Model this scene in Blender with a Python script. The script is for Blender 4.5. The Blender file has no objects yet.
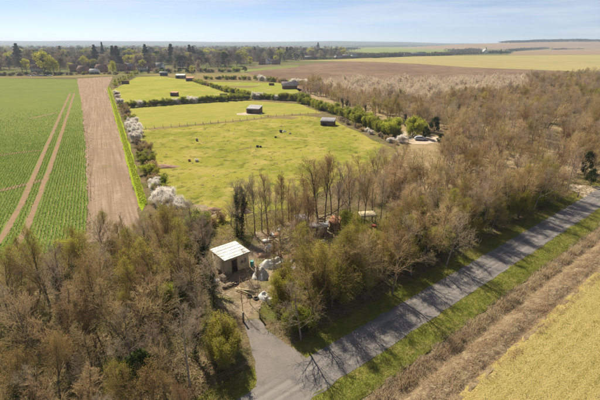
import bpy, math, random
import numpy as np
from mathutils import Vector, Matrix, noise as mnoise

# ------------------------------------------------------------------ camera, sky, sun, exposure
S = bpy.context.scene
COL = S.collection
H, PITCH, FPX = 32.0, math.radians(21.4), 400.0
cam = bpy.data.cameras.new('camera')
cam_o = bpy.data.objects.new('camera', cam)
COL.objects.link(cam_o)
cam_o.location = (0, 0, H)
cam_o.rotation_euler = (math.pi / 2 - PITCH, 0, 0)
cam.sensor_fit = 'HORIZONTAL'
cam.sensor_width = 36.0
cam.lens = 24.0
cam.clip_start = 0.5
cam.clip_end = 60000
S.camera = cam_o

SUN_AZ, SUN_EL = math.radians(-30), math.radians(42)      # azimuth clockwise from +Y
sun_vec = Vector((math.sin(SUN_AZ) * math.cos(SUN_EL), math.cos(SUN_AZ) * math.cos(SUN_EL), math.sin(SUN_EL)))
W = bpy.data.worlds.new('World')
S.world = W
W.use_nodes = True
nt = W.node_tree
for n in list(nt.nodes):
    nt.nodes.remove(n)
sky = nt.nodes.new('ShaderNodeTexSky')
sky.sky_type = 'NISHITA'
sky.sun_disc = False
sky.sun_elevation = SUN_EL
sky.sun_rotation = SUN_AZ % (2 * math.pi)
sky.altitude = 50
sky.air_density = 0.5
sky.dust_density = 0.35
sky.ozone_density = 4.0
bg = nt.nodes.new('ShaderNodeBackground')
bg.inputs['Strength'].default_value = 0.056
# thin cirrus: streaks stretched along the horizon
tc = nt.nodes.new('ShaderNodeTexCoord')
mp = nt.nodes.new('ShaderNodeMapping')
mp.inputs['Scale'].default_value = (1.3, 1.3, 17.0)
mp.inputs['Rotation'].default_value = (0.0, 0.035, 0.3)
cn = nt.nodes.new('ShaderNodeTexNoise')
cn.inputs['Scale'].default_value = 1.7
cn.inputs['Detail'].default_value = 7.0
cn.inputs['Roughness'].default_value = 0.55
cr = nt.nodes.new('ShaderNodeMapRange')
cr.inputs['From Min'].default_value = 0.42
cr.inputs['From Max'].default_value = 0.72
cr.inputs['To Max'].default_value = 0.7
cr.clamp = True
mx = nt.nodes.new('ShaderNodeMix')
mx.data_type = 'RGBA'
mx.inputs[7].default_value = (8.2, 8.4, 8.8, 1)
nt.links.new(tc.outputs['Generated'], mp.inputs['Vector'])
nt.links.new(mp.outputs['Vector'], cn.inputs['Vector'])
nt.links.new(cn.outputs['Fac'], cr.inputs['Value'])
nt.links.new(cr.outputs['Result'], mx.inputs[0])
nt.links.new(sky.outputs['Color'], mx.inputs[6])
nt.links.new(mx.outputs[2], bg.inputs['Color'])
wo = nt.nodes.new('ShaderNodeOutputWorld')
nt.links.new(bg.outputs['Background'], wo.inputs['Surface'])

sl = bpy.data.lights.new('sun', 'SUN')
sl.energy = 5.0
sl.angle = math.radians(0.53)
sl.color = (1.0, 0.89, 0.70)
so = bpy.data.objects.new('sun', sl)
COL.objects.link(so)
so.location = (-40, 60, 90)
so.rotation_euler = (-sun_vec).to_track_quat('-Z', 'Y').to_euler()

vs = S.view_settings
vs.view_transform = 'Standard'
vs.look = 'None'
vs.exposure = 0.88
vs.gamma = 1.0
vs.use_curve_mapping = False
S.render.engine = 'CYCLES'
S.cycles.max_bounces = 4
S.cycles.diffuse_bounces = 2
S.cycles.glossy_bounces = 2
S.cycles.transmission_bounces = 4
S.cycles.transparent_max_bounces = 8
S.cycles.volume_bounces = 0
S.cycles.sample_clamp_indirect = 4.0
S.cycles.use_denoising = True
S.cycles.denoiser = 'OPENIMAGEDENOISE'
S.cycles.denoising_input_passes = 'RGB_ALBEDO_NORMAL'
S.cycles.denoising_prefilter = 'ACCURATE'
S.cycles.filter_width = 1.5

# ------------------------------------------------------------------ helpers
R = random.Random(7)
NR = np.random.default_rng(11)


def P(x, y, z=0.0):
    """photo pixel (600x400) -> point on the level plane at height z"""
    u = (x - 300) / FPX
    v = (200 - y) / FPX
    t = (H - z) / (math.sin(PITCH) - v * math.cos(PITCH))
    return (u * t, t * (math.cos(PITCH) + v * math.sin(PITCH)))


def height_from(xb, yb, yt):
    """height of a thing standing on the ground at pixel (xb, yb) whose top shows at row yt"""
    Y = P(xb, yb)[1]
    v = (200 - yt) / FPX
    return H + Y * (-math.sin(PITCH) + v * math.cos(PITCH)) / (math.cos(PITCH) + v * math.sin(PITCH))


def to_px(X, Y, Z=0.0):
    dy, dz = Y, Z - H
    fw = dy * math.cos(PITCH) - dz * math.sin(PITCH)
    up = dy * math.sin(PITCH) + dz * math.cos(PITCH)
    return 300 + FPX * X / fw, 200 - FPX * up / fw


def inside(pt, poly):
    x, y = pt
    c = False
    j = len(poly) - 1
    for i in range(len(poly)):
        xi, yi = poly[i]
        xj, yj = poly[j]
        if (yi > y) != (yj > y) and x < (xj - xi) * (y - yi) / (yj - yi) + xi:
            c = not c
        j = i
    return c


# road frame: u along the lane, w to the south of its north edge
RO = Vector(P(345, 337))
RD = (Vector(P(580, 200)) - RO).normalized()
RN = Vector((RD.y, -RD.x))


def rw(u, w):
    q = RO + RD * u + RN * w
    return q.x, q.y


def uw(x, y):
    q = Vector((x, y)) - RO
    return q.dot(RD), q.dot(RN)


# ---- materials
MATS = {}


def nodes_of(name):
    m = bpy.data.materials.new(name)
    m.use_nodes = True
    t = m.node_tree
    for n in list(t.nodes):
        t.nodes.remove(n)
    out = t.nodes.new('ShaderNodeOutputMaterial')
    return m, t, out


def ramp_mix(t, fac, a, b):
    n = t.nodes.new('ShaderNodeMix')
    n.data_type = 'RGBA'
    if isinstance(fac, float):
        n.inputs[0].default_value = fac
    else:
        t.links.new(fac, n.inputs[0])
    for i, c in ((6, a), (7, b)):
        if isinstance(c, tuple):
            n.inputs[i].default_value = (*c[:3], 1)
        else:
            t.links.new(c, n.inputs[i])
    return n.outputs[2]


def noise(t, vec, scale, detail=4.0, rough=0.55, lo=0.35, hi=0.65):
    n = t.nodes.new('ShaderNodeTexNoise')
    n.inputs['Scale'].default_value = scale
    n.inputs['Detail'].default_value = detail
    n.inputs['Roughness'].default_value = rough
    t.links.new(vec, n.inputs['Vector'])
    r = t.nodes.new('ShaderNodeMapRange')
    r.inputs['From Min'].default_value = lo
    r.inputs['From Max'].default_value = hi
    t.links.new(n.outputs['Fac'], r.inputs['Value'])
    return r.outputs['Result']


def position(t, rot=0.0, scale=(1, 1, 1)):
    g = t.nodes.new('ShaderNodeNewGeometry')
    m = t.nodes.new('ShaderNodeMapping')
    m.inputs['Rotation'].default_value = (0, 0, rot)
    m.inputs['Scale'].default_value = scale
    t.links.new(g.outputs['Position'], m.inputs['Vector'])
    return m.outputs['Vector']


def bump(t, height, strength, dist=0.1):
    b = t.nodes.new('ShaderNodeBump')
    b.inputs['Strength'].default_value = strength
    b.inputs['Distance'].default_value = dist
    t.links.new(height, b.inputs['Height'])
    return b.outputs['Normal']


def principled(t, out, col, rough=0.9, normal=None, spec=0.2, metal=0.0):
    p = t.nodes.new('ShaderNodeBsdfPrincipled')
    if isinstance(col, tuple):
        p.inputs['Base Color'].default_value = (*col[:3], 1)
    else:
        t.links.new(col, p.inputs['Base Color'])
    p.inputs['Roughness'].default_value = rough
    p.inputs['Specular IOR Level'].default_value = spec
    p.inputs['Metallic'].default_value = metal
    if normal is not None:
        t.links.new(normal, p.inputs['Normal'])
    t.links.new(p.outputs['BSDF'], out.inputs['Surface'])
    return p


def plant_mat(name, a, b, transl=0.35, vary=0.35, scale=1.2, third=None):
    """diffuse + translucent foliage or twigs; tone varies by plant and within it"""
    if name in MATS:
        return MATS[name]
    m, t, out = nodes_of(name)
    oi = t.nodes.new('ShaderNodeObjectInfo')
    pos = position(t)
    f = noise(t, pos, scale, 3.0)
    c = ramp_mix(t, f, a, b)
    if third:
        c = ramp_mix(t, noise(t, pos, 0.13, 2.0, 0.5, 0.45, 0.7), c, third)
    hsv = t.nodes.new('ShaderNodeHueSaturation')
    mr = t.nodes.new('ShaderNodeMapRange')
    mr.inputs['To Min'].default_value = 1 - vary
    mr.inputs['To Max'].default_value = 1 + vary
    t.links.new(oi.outputs['Random'], mr.inputs['Value'])
    t.links.new(mr.outputs['Result'], hsv.inputs['Value'])
    mr2 = t.nodes.new('ShaderNodeMapRange')
    mr2.inputs['To Min'].default_value = 0.487
    mr2.inputs['To Max'].default_value = 0.513
    wn = t.nodes.new('ShaderNodeTexWhiteNoise')
    wn.noise_dimensions = '1D'
    t.links.new(oi.outputs['Random'], wn.inputs['W'])
    t.links.new(wn.outputs['Value'], mr2.inputs['Value'])
    t.links.new(mr2.outputs['Result'], hsv.inputs['Hue'])
    t.links.new(c, hsv.inputs['Color'])
    d = t.nodes.new('ShaderNodeBsdfDiffuse')
    t.links.new(hsv.outputs['Color'], d.inputs['Color'])
    if transl > 0:
        tr = t.nodes.new('ShaderNodeBsdfTranslucent')
        t.links.new(hsv.outputs['Color'], tr.inputs['Color'])
        ms = t.nodes.new('ShaderNodeMixShader')
        ms.inputs[0].default_value = transl
        t.links.new(d.outputs[0], ms.inputs[1])
        t.links.new(tr.outputs[0], ms.inputs[2])
        t.links.new(ms.outputs[0], out.inputs['Surface'])
    else:
        t.links.new(d.outputs[0], out.inputs['Surface'])
    MATS[name] = m
    return m


def solid(name, a, b=None, scale=3.0, rough=0.8, bumpy=0.0, metal=0.0, spec=0.3, stretch=(1, 1, 1)):
    """man-made surface: two tones of grime over the thing's own coordinates"""
    if name in MATS:
        return MATS[name]
    m, t, out = nodes_of(name)
    tcn = t.nodes.new('ShaderNodeTexCoord')
    mpn = t.nodes.new('ShaderNodeMapping')
    mpn.inputs['Scale'].default_value = stretch
    t.links.new(tcn.outputs['Object'], mpn.inputs['Vector'])
    v = mpn.outputs['Vector']
    b = b or tuple(x * 0.7 for x in a)
    f = noise(t, v, scale, 5.0, 0.62, 0.38, 0.66)
    c = ramp_mix(t, f, a, b)
    nrm = bump(t, f, bumpy, 0.05) if bumpy else None
    principled(t, out, c, rough, nrm, spec, metal)
    MATS[name] = m
    return m


# ---- meshes
def mk_mesh(name, verts, quads=None, tris=None, mats=(), midx=None, smooth=False):
    me = bpy.data.meshes.new(name)
    verts = np.asarray(verts, dtype=np.float32).reshape(-1, 3)
    q = np.zeros((0, 4), np.int32) if quads is None else np.asarray(quads, np.int32).reshape(-1, 4)
    tr = np.zeros((0, 3), np.int32) if tris is None else np.asarray(tris, np.int32).reshape(-1, 3)
    me.vertices.add(len(verts))
    me.vertices.foreach_set('co', verts.ravel())
    li = np.concatenate([q.ravel(), tr.ravel()]).astype(np.int32)
    me.loops.add(len(li))
    me.loops.foreach_set('vertex_index', li)
    tot = np.concatenate([np.full(len(q), 4), np.full(len(tr), 3)]).astype(np.int32)
    st = np.concatenate([[0], np.cumsum(tot)[:-1]]).astype(np.int32) if len(tot) else np.zeros(0, np.int32)
    me.polygons.add(len(tot))
    me.polygons.foreach_set('loop_start', st)
    me.polygons.foreach_set('loop_total', tot)
    for mm in mats:
        me.materials.append(mm)
    if midx is not None:
        me.polygons.foreach_set('material_index', np.asarray(midx, np.int32))
    if smooth:
        me.polygons.foreach_set('use_smooth', np.ones(len(tot), bool))
    me.update(calc_edges=True)
    me.validate()
    return me


def obj(name, me, parent=None, loc=None, rot=None):
    o = bpy.data.objects.new(name, me)
    COL.objects.link(o)
    if parent is not None:
        o.parent = parent
    if loc is not None:
        o.location = loc
    if rot is not None:
        o.rotation_euler = rot
    return o


def tag(o, label=None, cat=None, group=None, kind=None):
    if label:
        o['label'] = label
    if cat:
        o['category'] = cat
    if group:
        o['group'] = group
    if kind:
        o['kind'] = kind
    return o


def empty(name, loc, rz=0.0, scale=1.0):
    o = bpy.data.objects.new(name, None)
    COL.objects.link(o)
    o.location = loc
    o.rotation_euler = (0, 0, rz)
    o.scale = (scale,) * 3 if isinstance(scale, (int, float)) else scale
    o.empty_display_size = 0.3
    return o


class Geo:
    """quads and tris collected as numpy blocks"""

    def __init__(self):
        self.v, self.q, self.t, self.n = [], [], [], 0

    def add(self, v, q=None, t=None):
        v = np.asarray(v, np.float32).reshape(-1, 3)
        if q is not None and len(q):
            self.q.append(np.asarray(q, np.int64).reshape(-1, 4) + self.n)
        if t is not None and len(t):
            self.t.append(np.asarray(t, np.int64).reshape(-1, 3) + self.n)
        self.v.append(v)
        self.n += len(v)

    def arrays(self):
        v = np.concatenate(self.v) if self.v else np.zeros((0, 3))
        q = np.concatenate(self.q) if self.q else np.zeros((0, 4), int)
        t = np.concatenate(self.t) if self.t else np.zeros((0, 3), int)
        return v, q, t

    def segs(self, segs, k):
        """segs rows: x0 y0 z0 x1 y1 z1 r0 r1 -> k-sided tubes (k = 2: ribbons)"""
        s = np.asarray(segs, np.float64).reshape(-1, 8)
        if not len(s):
            return
        p0, p1, r0, r1 = s[:, :3], s[:, 3:6], s[:, 6:7], s[:, 7:8]
        d = p1 - p0
        d /= np.maximum(np.linalg.norm(d, axis=1, keepdims=True), 1e-9)
        ref = NR.normal(size=d.shape) if k == 2 else np.tile([[0.31, 0.87, 0.21]], (len(d), 1))
        a = np.cross(d, ref)
        a /= np.maximum(np.linalg.norm(a, axis=1, keepdims=True), 1e-9)
        b = np.cross(d, a)
        n = len(s)
        ang = [0, math.pi] if k == 2 else [2 * math.pi * i / k for i in range(k)]
        ring0 = [p0 + r0 * (a * math.cos(w) + b * math.sin(w)) for w in ang]
        ring1 = [p1 + r1 * (a * math.cos(w) + b * math.sin(w)) for w in ang]
        v = np.stack(ring0 + ring1, axis=1)              # n, 2k, 3
        base = (np.arange(n) * 2 * k)[:, None]
        if k == 2:
            q = base + np.array([[0, 1, 3, 2]])
        else:
            q = np.concatenate([base + np.array([[i, (i + 1) % k, k + (i + 1) % k, k + i]]) for i in range(k)])
        self.add(v, q)

    def leaves(self, c, size, aspect=0.6, up=0.0):
        """rhombic leaf faces at points c"""
        c = np.asarray(c, np.float64).reshape(-1, 3)
        n = len(c)
        if not n:
            return
        size = np.broadcast_to(np.asarray(size, np.float64).reshape(-1, 1), (n, 1))
        d = NR.normal(size=(n, 3))
        d[:, 2] += up
        d /= np.linalg.norm(d, axis=1, keepdims=True)
        a = np.cross(d, NR.normal(size=(n, 3)))
        a /= np.linalg.norm(a, axis=1, keepdims=True)
        v = np.stack([c - d * size * 0.5, c + a * size * aspect * 0.5, c + d * size * 0.5, c - a * size * aspect * 0.5], axis=1)
        self.add(v, (np.arange(n) * 4)[:, None] + np.array([[0, 1, 2, 3]]))

    def box(self, x0, x1, y0, y1, z0, z1, M=None):
        v = np.array([(x, y, z) for z in (z0, z1) for y in (y0, y1) for x in (x0, x1)], float)
        if M is not None:
            v = np.array([M @ Vector(q) for q in v])
        self.add(v, [(0, 2, 3, 1), (4, 5, 7, 6), (0, 1, 5, 4), (2, 6, 7, 3), (0, 4, 6, 2), (1, 3, 7, 5)])

    def mesh(self, name, *mats, smooth=False):
        v, q, t = self.arrays()
        return mk_mesh(name, v, q, t, mats, smooth=smooth)


# ------------------------------------------------------------------ ground materials
ROW_A = Vector(P(72, 100))
ROW_B = Vector(P(37, 200))
ROWDIR = (ROW_A - ROW_B).normalized()
ROWANG = math.atan2(ROWDIR.y, ROWDIR.x)
LANEANG = math.atan2(RD.y, RD.x)


def aligned(t, ang):
    """coordinates with x along ang, y across"""
    return position(t, -ang)


def stripes(t, vec, period, lo=0.3, hi=0.7, distort=0.6):
    wv = t.nodes.new('ShaderNodeTexWave')
    wv.wave_type = 'BANDS'
    wv.bands_direction = 'Y'
    wv.inputs['Scale'].default_value = 0.31416 / period
    wv.inputs['Distortion'].default_value = distort
    wv.inputs['Detail'].default_value = 2.0
    wv.inputs['Detail Scale'].default_value = 1.5
    t.links.new(vec, wv.inputs['Vector'])
    r = t.nodes.new('ShaderNodeMapRange')
    r.inputs['From Min'].default_value = lo
    r.inputs['From Max'].default_value = hi
    t.links.new(wv.outputs['Fac'], r.inputs['Value'])
    return r.outputs['Result']


def streaks(t, vec, across, along, lo=0.42, hi=0.66):
    m = t.nodes.new('ShaderNodeMapping')
    m.inputs['Scale'].default_value = (1.0 / along, 1.0 / across, 1)
    t.links.new(vec, m.inputs['Vector'])
    return noise(t, m.outputs['Vector'], 1.0, 5.0, 0.6, lo, hi)


def ground_mat(name, cols, scales, rough=0.95, bumps=(2.5, 0.5, 0.15), rows=None):
    """cols: base tone then tones mixed in by noise of the given scales"""
    m, t, out = nodes_of(name)
    pos = position(t)
    c = cols[0]
    for cc, (sc, lo, hi) in zip(cols[1:], scales):
        c = ramp_mix(t, noise(t, pos, sc, 6.0, 0.6, lo, hi), c, cc)
    if rows:
        ang, period, rc, lo, hi = rows
        if lo < 0:
            c = ramp_mix(t, streaks(t, aligned(t, ang), period, period * 30), c, rc)
            c = ramp_mix(t, streaks(t, aligned(t, ang), period * 0.3, period * 16, 0.45, 0.72), c, tuple(k * 0.86 for k in rc))
        else:
            c = ramp_mix(t, stripes(t, aligned(t, ang), period, lo, hi), c, rc)
    h = noise(t, pos, bumps[0], 6.0, 0.65, 0.2, 0.8)
    principled(t, out, c, rough, bump(t, h, bumps[1], bumps[2]), 0.0)
    return m


M_GROUND = ground_mat('woodland_floor', [(0.16, 0.12, 0.07), (0.23, 0.175, 0.105), (0.12, 0.135, 0.036), (0.08, 0.06, 0.038)],
                      [(0.9, 0.4, 0.62), (0.16, 0.46, 0.66), (2.6, 0.5, 0.7)], bumps=(3.0, 0.9, 0.2))
M_FAR = ground_mat('far_fields', [(0.13, 0.115, 0.055), (0.1, 0.12, 0.04), (0.16, 0.125, 0.08)],
                   [(0.004, 0.42, 0.55), (0.011, 0.5, 0.6)], bumps=(0.3, 0.3, 0.3))
M_CROP = ground_mat('crop_field', [(0.125, 0.18, 0.034), (0.1, 0.16, 0.03), (0.165, 0.195, 0.05)],
                    [(0.05, 0.42, 0.62), (0.35, 0.5, 0.75)], rows=(ROWANG, 0.62, (0.25, 0.215, 0.1), 0.66, 0.99), bumps=(5, 0.6, 0.1))
M_SOIL = ground_mat('bare_soil', [(0.305, 0.228, 0.165), (0.375, 0.285, 0.21), (0.235, 0.172, 0.122), (0.22, 0.195, 0.085)],
                    [(0.25, 0.4, 0.62), (1.4, 0.5, 0.72), (0.08, 0.62, 0.75)], rows=(ROWANG, 1.3, (0.25, 0.175, 0.12), -1, 1.0), bumps=(3.5, 0.9, 0.15))
M_TRAM = ground_mat('wheel_track_soil', [(0.28, 0.195, 0.125), (0.23, 0.165, 0.105), (0.16, 0.16, 0.065)], [(0.8, 0.4, 0.65), (0.3, 0.6, 0.75)], bumps=(4, 0.7, 0.1))
M_MARGIN = ground_mat('margin_grass', [(0.27, 0.34, 0.02), (0.2, 0.29, 0.02), (0.33, 0.36, 0.05)], [(0.5, 0.4, 0.6), (2.0, 0.5, 0.7)], bumps=(6, 0.8, 0.12))
M_PAST = ground_mat('pasture_grass', [(0.295, 0.278, 0.05), (0.205, 0.222, 0.034), (0.365, 0.305, 0.09), (0.13, 0.14, 0.03), (0.35, 0.275, 0.115)],
                    [(0.045, 0.42, 0.6), (0.11, 0.48, 0.64), (0.33, 0.53, 0.66), (0.5, 0.55, 0.7)], bumps=(2.2, 0.9, 0.25))
M_PAST2 = ground_mat('mown_pasture_grass', [(0.28, 0.275, 0.058), (0.22, 0.24, 0.042), (0.34, 0.3, 0.09)],
                     [(0.06, 0.42, 0.6), (0.2, 0.5, 0.68)], rows=(math.atan2(Vector(P(300, 114))[1] - P(150, 128)[1], P(300, 114)[0] - P(150, 128)[0]), 5.0, (0.29, 0.27, 0.07), -1, 1.0), bumps=(2, 0.6, 0.15))
M_PAST3 = ground_mat('far_paddock_grass', [(0.275, 0.27, 0.055), (0.22, 0.235, 0.042), (0.325, 0.285, 0.085)], [(0.04, 0.42, 0.6), (0.15, 0.5, 0.68)], bumps=(1.5, 0.5, 0.15))
M_PADD = ground_mat('worn_paddock_grass', [(0.25, 0.25, 0.055), (0.21, 0.25, 0.03), (0.33, 0.27, 0.15)], [(0.05, 0.42, 0.6), (0.1, 0.55, 0.68)], bumps=(1.5, 0.5, 0.15))
M_SCRUB = ground_mat('rough_tan_grass', [(0.24, 0.18, 0.09), (0.18, 0.15, 0.065), (0.2, 0.2, 0.06)], [(0.08, 0.42, 0.6), (0.3, 0.5, 0.7)], bumps=(1.5, 0.7, 0.3))
M_PLOUGH = ground_mat('ploughed_soil', [(0.165, 0.112, 0.078), (0.215, 0.15, 0.105), (0.12, 0.082, 0.058)], [(0.012, 0.4, 0.6), (0.06, 0.5, 0.7)], bumps=(0.8, 0.8, 0.4))
M_STUB = ground_mat('pale_grass_field', [(0.31, 0.27, 0.135), (0.26, 0.24, 0.11), (0.35, 0.29, 0.165)], [(0.006, 0.4, 0.6), (0.02, 0.5, 0.7)], rows=(math.radians(-4), 38.0, (0.29, 0.24, 0.085), 0.35, 0.9), bumps=(0.5, 0.5, 0.3))
M_TAN = ground_mat('tan_field', [(0.26, 0.185, 0.115), (0.225, 0.16, 0.1)], [(0.005, 0.4, 0.6)], bumps=(0.5, 0.5, 0.3))
M_FARGREEN = ground_mat('far_green_field', [(0.19, 0.215, 0.07), (0.155, 0.185, 0.055)], [(0.006, 0.4, 0.6)], bumps=(0.5, 0.4, 0.3))
M_VERGE = ground_mat('verge_grass', [(0.17, 0.19, 0.035), (0.24, 0.22, 0.06), (0.11, 0.13, 0.028), (0.32, 0.25, 0.11)],
                     [(0.35, 0.42, 0.62), (1.6, 0.5, 0.68), (0.6, 0.56, 0.72)], bumps=(7, 1.0, 0.12))
M_DITCH = ground_mat('dry_ditch', [(0.29, 0.22, 0.135), (0.16, 0.115, 0.075), (0.4, 0.32, 0.21), (0.22, 0.2, 0.085)],
                     [(0.9, 0.42, 0.62), (2.6, 0.5, 0.68), (0.3, 0.58, 0.72)], bumps=(5, 1.0, 0.2))
M_FIELD = ground_mat('near_grass_field', [(0.355, 0.28, 0.1), (0.275, 0.235, 0.07), (0.43, 0.34, 0.15), (0.2, 0.18, 0.055)],
                     [(0.5, 0.4, 0.62), (2.2, 0.5, 0.7), (5.0, 0.55, 0.75)], rows=(LANEANG - 0.03, 1.1, (0.40, 0.33, 0.13), -1, 1.0), bumps=(6, 0.9, 0.12))
M_GRAVEL = ground_mat('sandy_gravel', [(0.42, 0.34, 0.26), (0.5, 0.42, 0.33), (0.28, 0.22, 0.15)], [(0.5, 0.4, 0.62), (0.2, 0.55, 0.7)], bumps=(7, 0.7, 0.06))
M_WFLOOR = ground_mat('dry_wood_floor', [(0.33, 0.25, 0.145), (0.25, 0.19, 0.105), (0.4, 0.31, 0.19), (0.2, 0.19, 0.065)], [(0.25, 0.42, 0.62), (0.9, 0.5, 0.7), (0.1, 0.56, 0.7)], bumps=(3, 0.9, 0.2))
M_DIRT = ground_mat('trodden_yard_dirt', [(0.27, 0.21, 0.14), (0.36, 0.29, 0.21), (0.15, 0.12, 0.08), (0.17, 0.17, 0.06)],
                    [(0.6, 0.42, 0.62), (1.8, 0.5, 0.7), (0.25, 0.52, 0.68)], bumps=(5, 0.9, 0.12))


def asphalt(name, a, b, crack, worn=True):
    m, t, out = nodes_of(name)
    pos = position(t)
    lane = aligned(t, LANEANG)
    c = ramp_mix(t, noise(t, pos, 0.35, 5, 0.6, 0.38, 0.64), a, b)
    c = ramp_mix(t, noise(t, pos, 9.0, 4, 0.7, 0.35, 0.7), c, tuple(x * 0.82 for x in a))
    # tyre-worn tone along the lane
    mp2 = t.nodes.new('ShaderNodeMapping')
    mp2.inputs['Scale'].default_value = (0.05, 1.3, 1)
    t.links.new(lane, mp2.inputs['Vector'])
    if worn:
        c = ramp_mix(t, noise(t, mp2.outputs['Vector'], 1.0, 4, 0.5, 0.45, 0.68), c, tuple(min(1, x * 1.2) for x in b))
    c = ramp_mix(t, noise(t, pos, 0.5, 4, 0.5, 0.56, 0.72), c, tuple(x * 0.75 for x in a))
    vo = t.nodes.new('ShaderNodeTexVoronoi')
    vo.feature = 'DISTANCE_TO_EDGE'
    vo.inputs['Scale'].default_value = 0.42
    wn = t.nodes.new('ShaderNodeTexNoise')
    wn.inputs['Scale'].default_value = 1.5
    t.links.new(pos, wn.inputs['Vector'])
    add = t.nodes.new('ShaderNodeVectorMath')
    add.operation = 'ADD'
    t.links.new(pos, add.inputs[0])
    t.links.new(wn.outputs['Color'], add.inputs[1])
    t.links.new(add.outputs[0], vo.inputs['Vector'])
    r = t.nodes.new('ShaderNodeMapRange')
    r.inputs['From Min'].default_value = 0.004
    r.inputs['From Max'].default_value = 0.016
    r.inputs['To Min'].default_value = crack
    r.inputs['To Max'].default_value = 0.0
    t.links.new(vo.outputs['Distance'], r.inputs['Value'])
    c = ramp_mix(t, r.outputs['Result'], c, (0.07, 0.06, 0.05))
    principled(t, out, c, 0.85, bump(t, noise(t, pos, 14.0, 4, 0.7, 0.2, 0.8), 0.4, 0.03), 0.25)
    return m


M_ROAD = asphalt('worn_asphalt', (0.145, 0.134, 0.127), (0.19, 0.172, 0.16), 0.4)
M_DRIVE = asphalt('pale_drive_surface', (0.17, 0.15, 0.136), (0.215, 0.187, 0.168), 0.2, False)


# ------------------------------------------------------------------ ground sheets
def ditch_z(w):
    """cross profile south of the lane"""
    pts = [(-200, 0), (3.9, 0), (4.6, 0.05), (6.8, -0.05), (7.6, -0.25), (8.8, -0.75), (9.3, -0.8), (10.0, -0.35), (10.8, -0.12), (12.0, -0.18),
           (12.45, -0.38), (12.9, -0.2), (13.6, 0.02), (400, 0.02)]
    for (a, za), (b, zb) in zip(pts, pts[1:]):
        if a <= w <= b:
            return za + (zb - za) * (w - a) / (b - a)
    return 0.0


def grow_axis(lo, hi, step, far_lo, far_hi, k=1.35):
    a = list(np.arange(lo, hi, step))
    s = step
    x = a[-1]
    while x < far_hi:
        s *= k
        x += s
        a.append(min(x, far_hi))
    s = step
    x = lo
    pre = []
    while x > far_lo:
        s *= k
        x -= s
        pre.append(max(x, far_lo))
    return np.array(pre[::-1] + a)


FARR = 9000.0


def build_ground():
    xs = grow_axis(-130, 160, 2.0, -FARR, FARR)
    ys = grow_axis(-20, 200, 2.0, -600, FARR)
    X, Y = np.meshgrid(xs, ys)
    Z = np.zeros_like(X)
    for i in range(X.shape[0]):
        for j in range(X.shape[1]):
            x, y = X[i, j], Y[i, j]
            u, w = uw(x, y)
            if w > 1.0 and -120 < u < 900 and w < 300:
                Z[i, j] = -1.6 * min(1, (w - 1.0) / 3.0)
    v = np.stack([X, Y, Z], -1).reshape(-1, 3)
    nx, ny = len(xs), len(ys)
    idx = np.arange(nx * ny).reshape(ny, nx)
    q = np.stack([idx[:-1, :-1], idx[:-1, 1:], idx[1:, 1:], idx[1:, :-1]], -1).reshape(-1, 4)
    cen = v[q].mean(1)
    far = (np.hypot(cen[:, 0], cen[:, 1]) > 420).astype(int)
    me = mk_mesh('ground', v, q, None, (M_GROUND, M_FAR), far)
    o = obj('ground', me)
    tag(o, kind='structure')


def sheet(name, px, z, mat, jitter=0.25, step=2.0, world=False):
    """a level sheet bounded by a pixel outline, its rim roughened"""
    pts = [Vector(q) if world else Vector(P(*q)) for q in px]
    rim = []
    for a, b in zip(pts, pts[1:] + pts[:1]):
        n = max(1, min(60, int((b - a).length / step)))
        for i in range(n):
            q = a.lerp(b, i / n)
            j = jitter * (1 if n > 1 else 0.4)
            s = mnoise.noise_vector(Vector((q.x * 0.35 / max(step, .3), q.y * 0.35 / max(step, .3), z * 50)))
            rim.append((q.x + s.x * j * 1.6, q.y + s.y * j * 1.6, z))
    me = bpy.data.meshes.new(name)
    me.from_pydata(rim, [], [list(range(len(rim)))])
    me.materials.append(mat)
    me.update()
    if me.polygons[0].normal.z < 0:
        me.flip_normals()
    o = obj(name, me)
    tag(o, kind='structure')
    return o


def strip(name, w0, w1, dw, u0, u1, du, mat, zoff=0.0, jit=0.0, bumpy=0.0):
    ws = np.linspace(w0, w1, max(2, int(round((w1 - w0) / dw)) + 1))
    us = np.linspace(u0, u1, int(round((u1 - u0) / du)) + 1)
    v = []
    for u in us:
        for k, w in enumerate(ws):
            ww = w
            if jit and k in (0, len(ws) - 1):
                ww += jit * mnoise.noise(Vector((u * 0.7, w, 3.0)))
            x, y = rw(u, ww)
            z = ditch_z(ww) + zoff
            if bumpy:
                z += bumpy * mnoise.noise(Vector((u * 0.6, ww * 1.1, 0.0)))
            v.append((x, y, z))
    n = len(ws)
    idx = np.arange(len(v)).reshape(-1, n)
    q = np.stack([idx[:-1, :-1], idx[:-1, 1:], idx[1:, 1:], idx[1:, :-1]], -1).reshape(-1, 4)[:, ::-1]
    o = obj(name, mk_mesh(name, v, q, None, (mat,), smooth=True))
    tag(o, kind='structure')
    return o


build_ground()
U0, U1 = -45, 330
strip('road', -0.1, 4.35, 0.5, U0, U1, 0.6, M_ROAD, 0.055, jit=0.3)
strip('verge', -2.6, 0.1, 0.45, U0, U1, 0.9, M_VERGE, 0.012, jit=0.5, bumpy=0.02)
strip('verge_south', 4.1, 7.3, 0.4, U0, U1, 0.9, M_VERGE, 0.03, jit=0.3, bumpy=0.05)
strip('ditch', 7.1, 13.3, 0.2, U0, U1, 0.5, M_DITCH, 0.0, bumpy=0.2)
strip('grass_field', 12.75, 190, 0.75, U0, U1, 1.0, M_FIELD, 0.03, jit=0.3, bumpy=0.05)
sheet('driveway', [(244, 321), (249, 341), (256, 361), (256, 388), (284, 376), (312, 361), (302, 353), (284, 343.5), (270, 332), (257, 319)], 0.05, M_DRIVE, 0.22, 0.5)
sheet('gravel_gateway', [(565, 186.5), (573, 184.5), (590, 186), (606, 187), (600, 192), (586, 199), (579, 194), (572, 190)], 0.045, M_GRAVEL, 0.3, 1.0)
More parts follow.
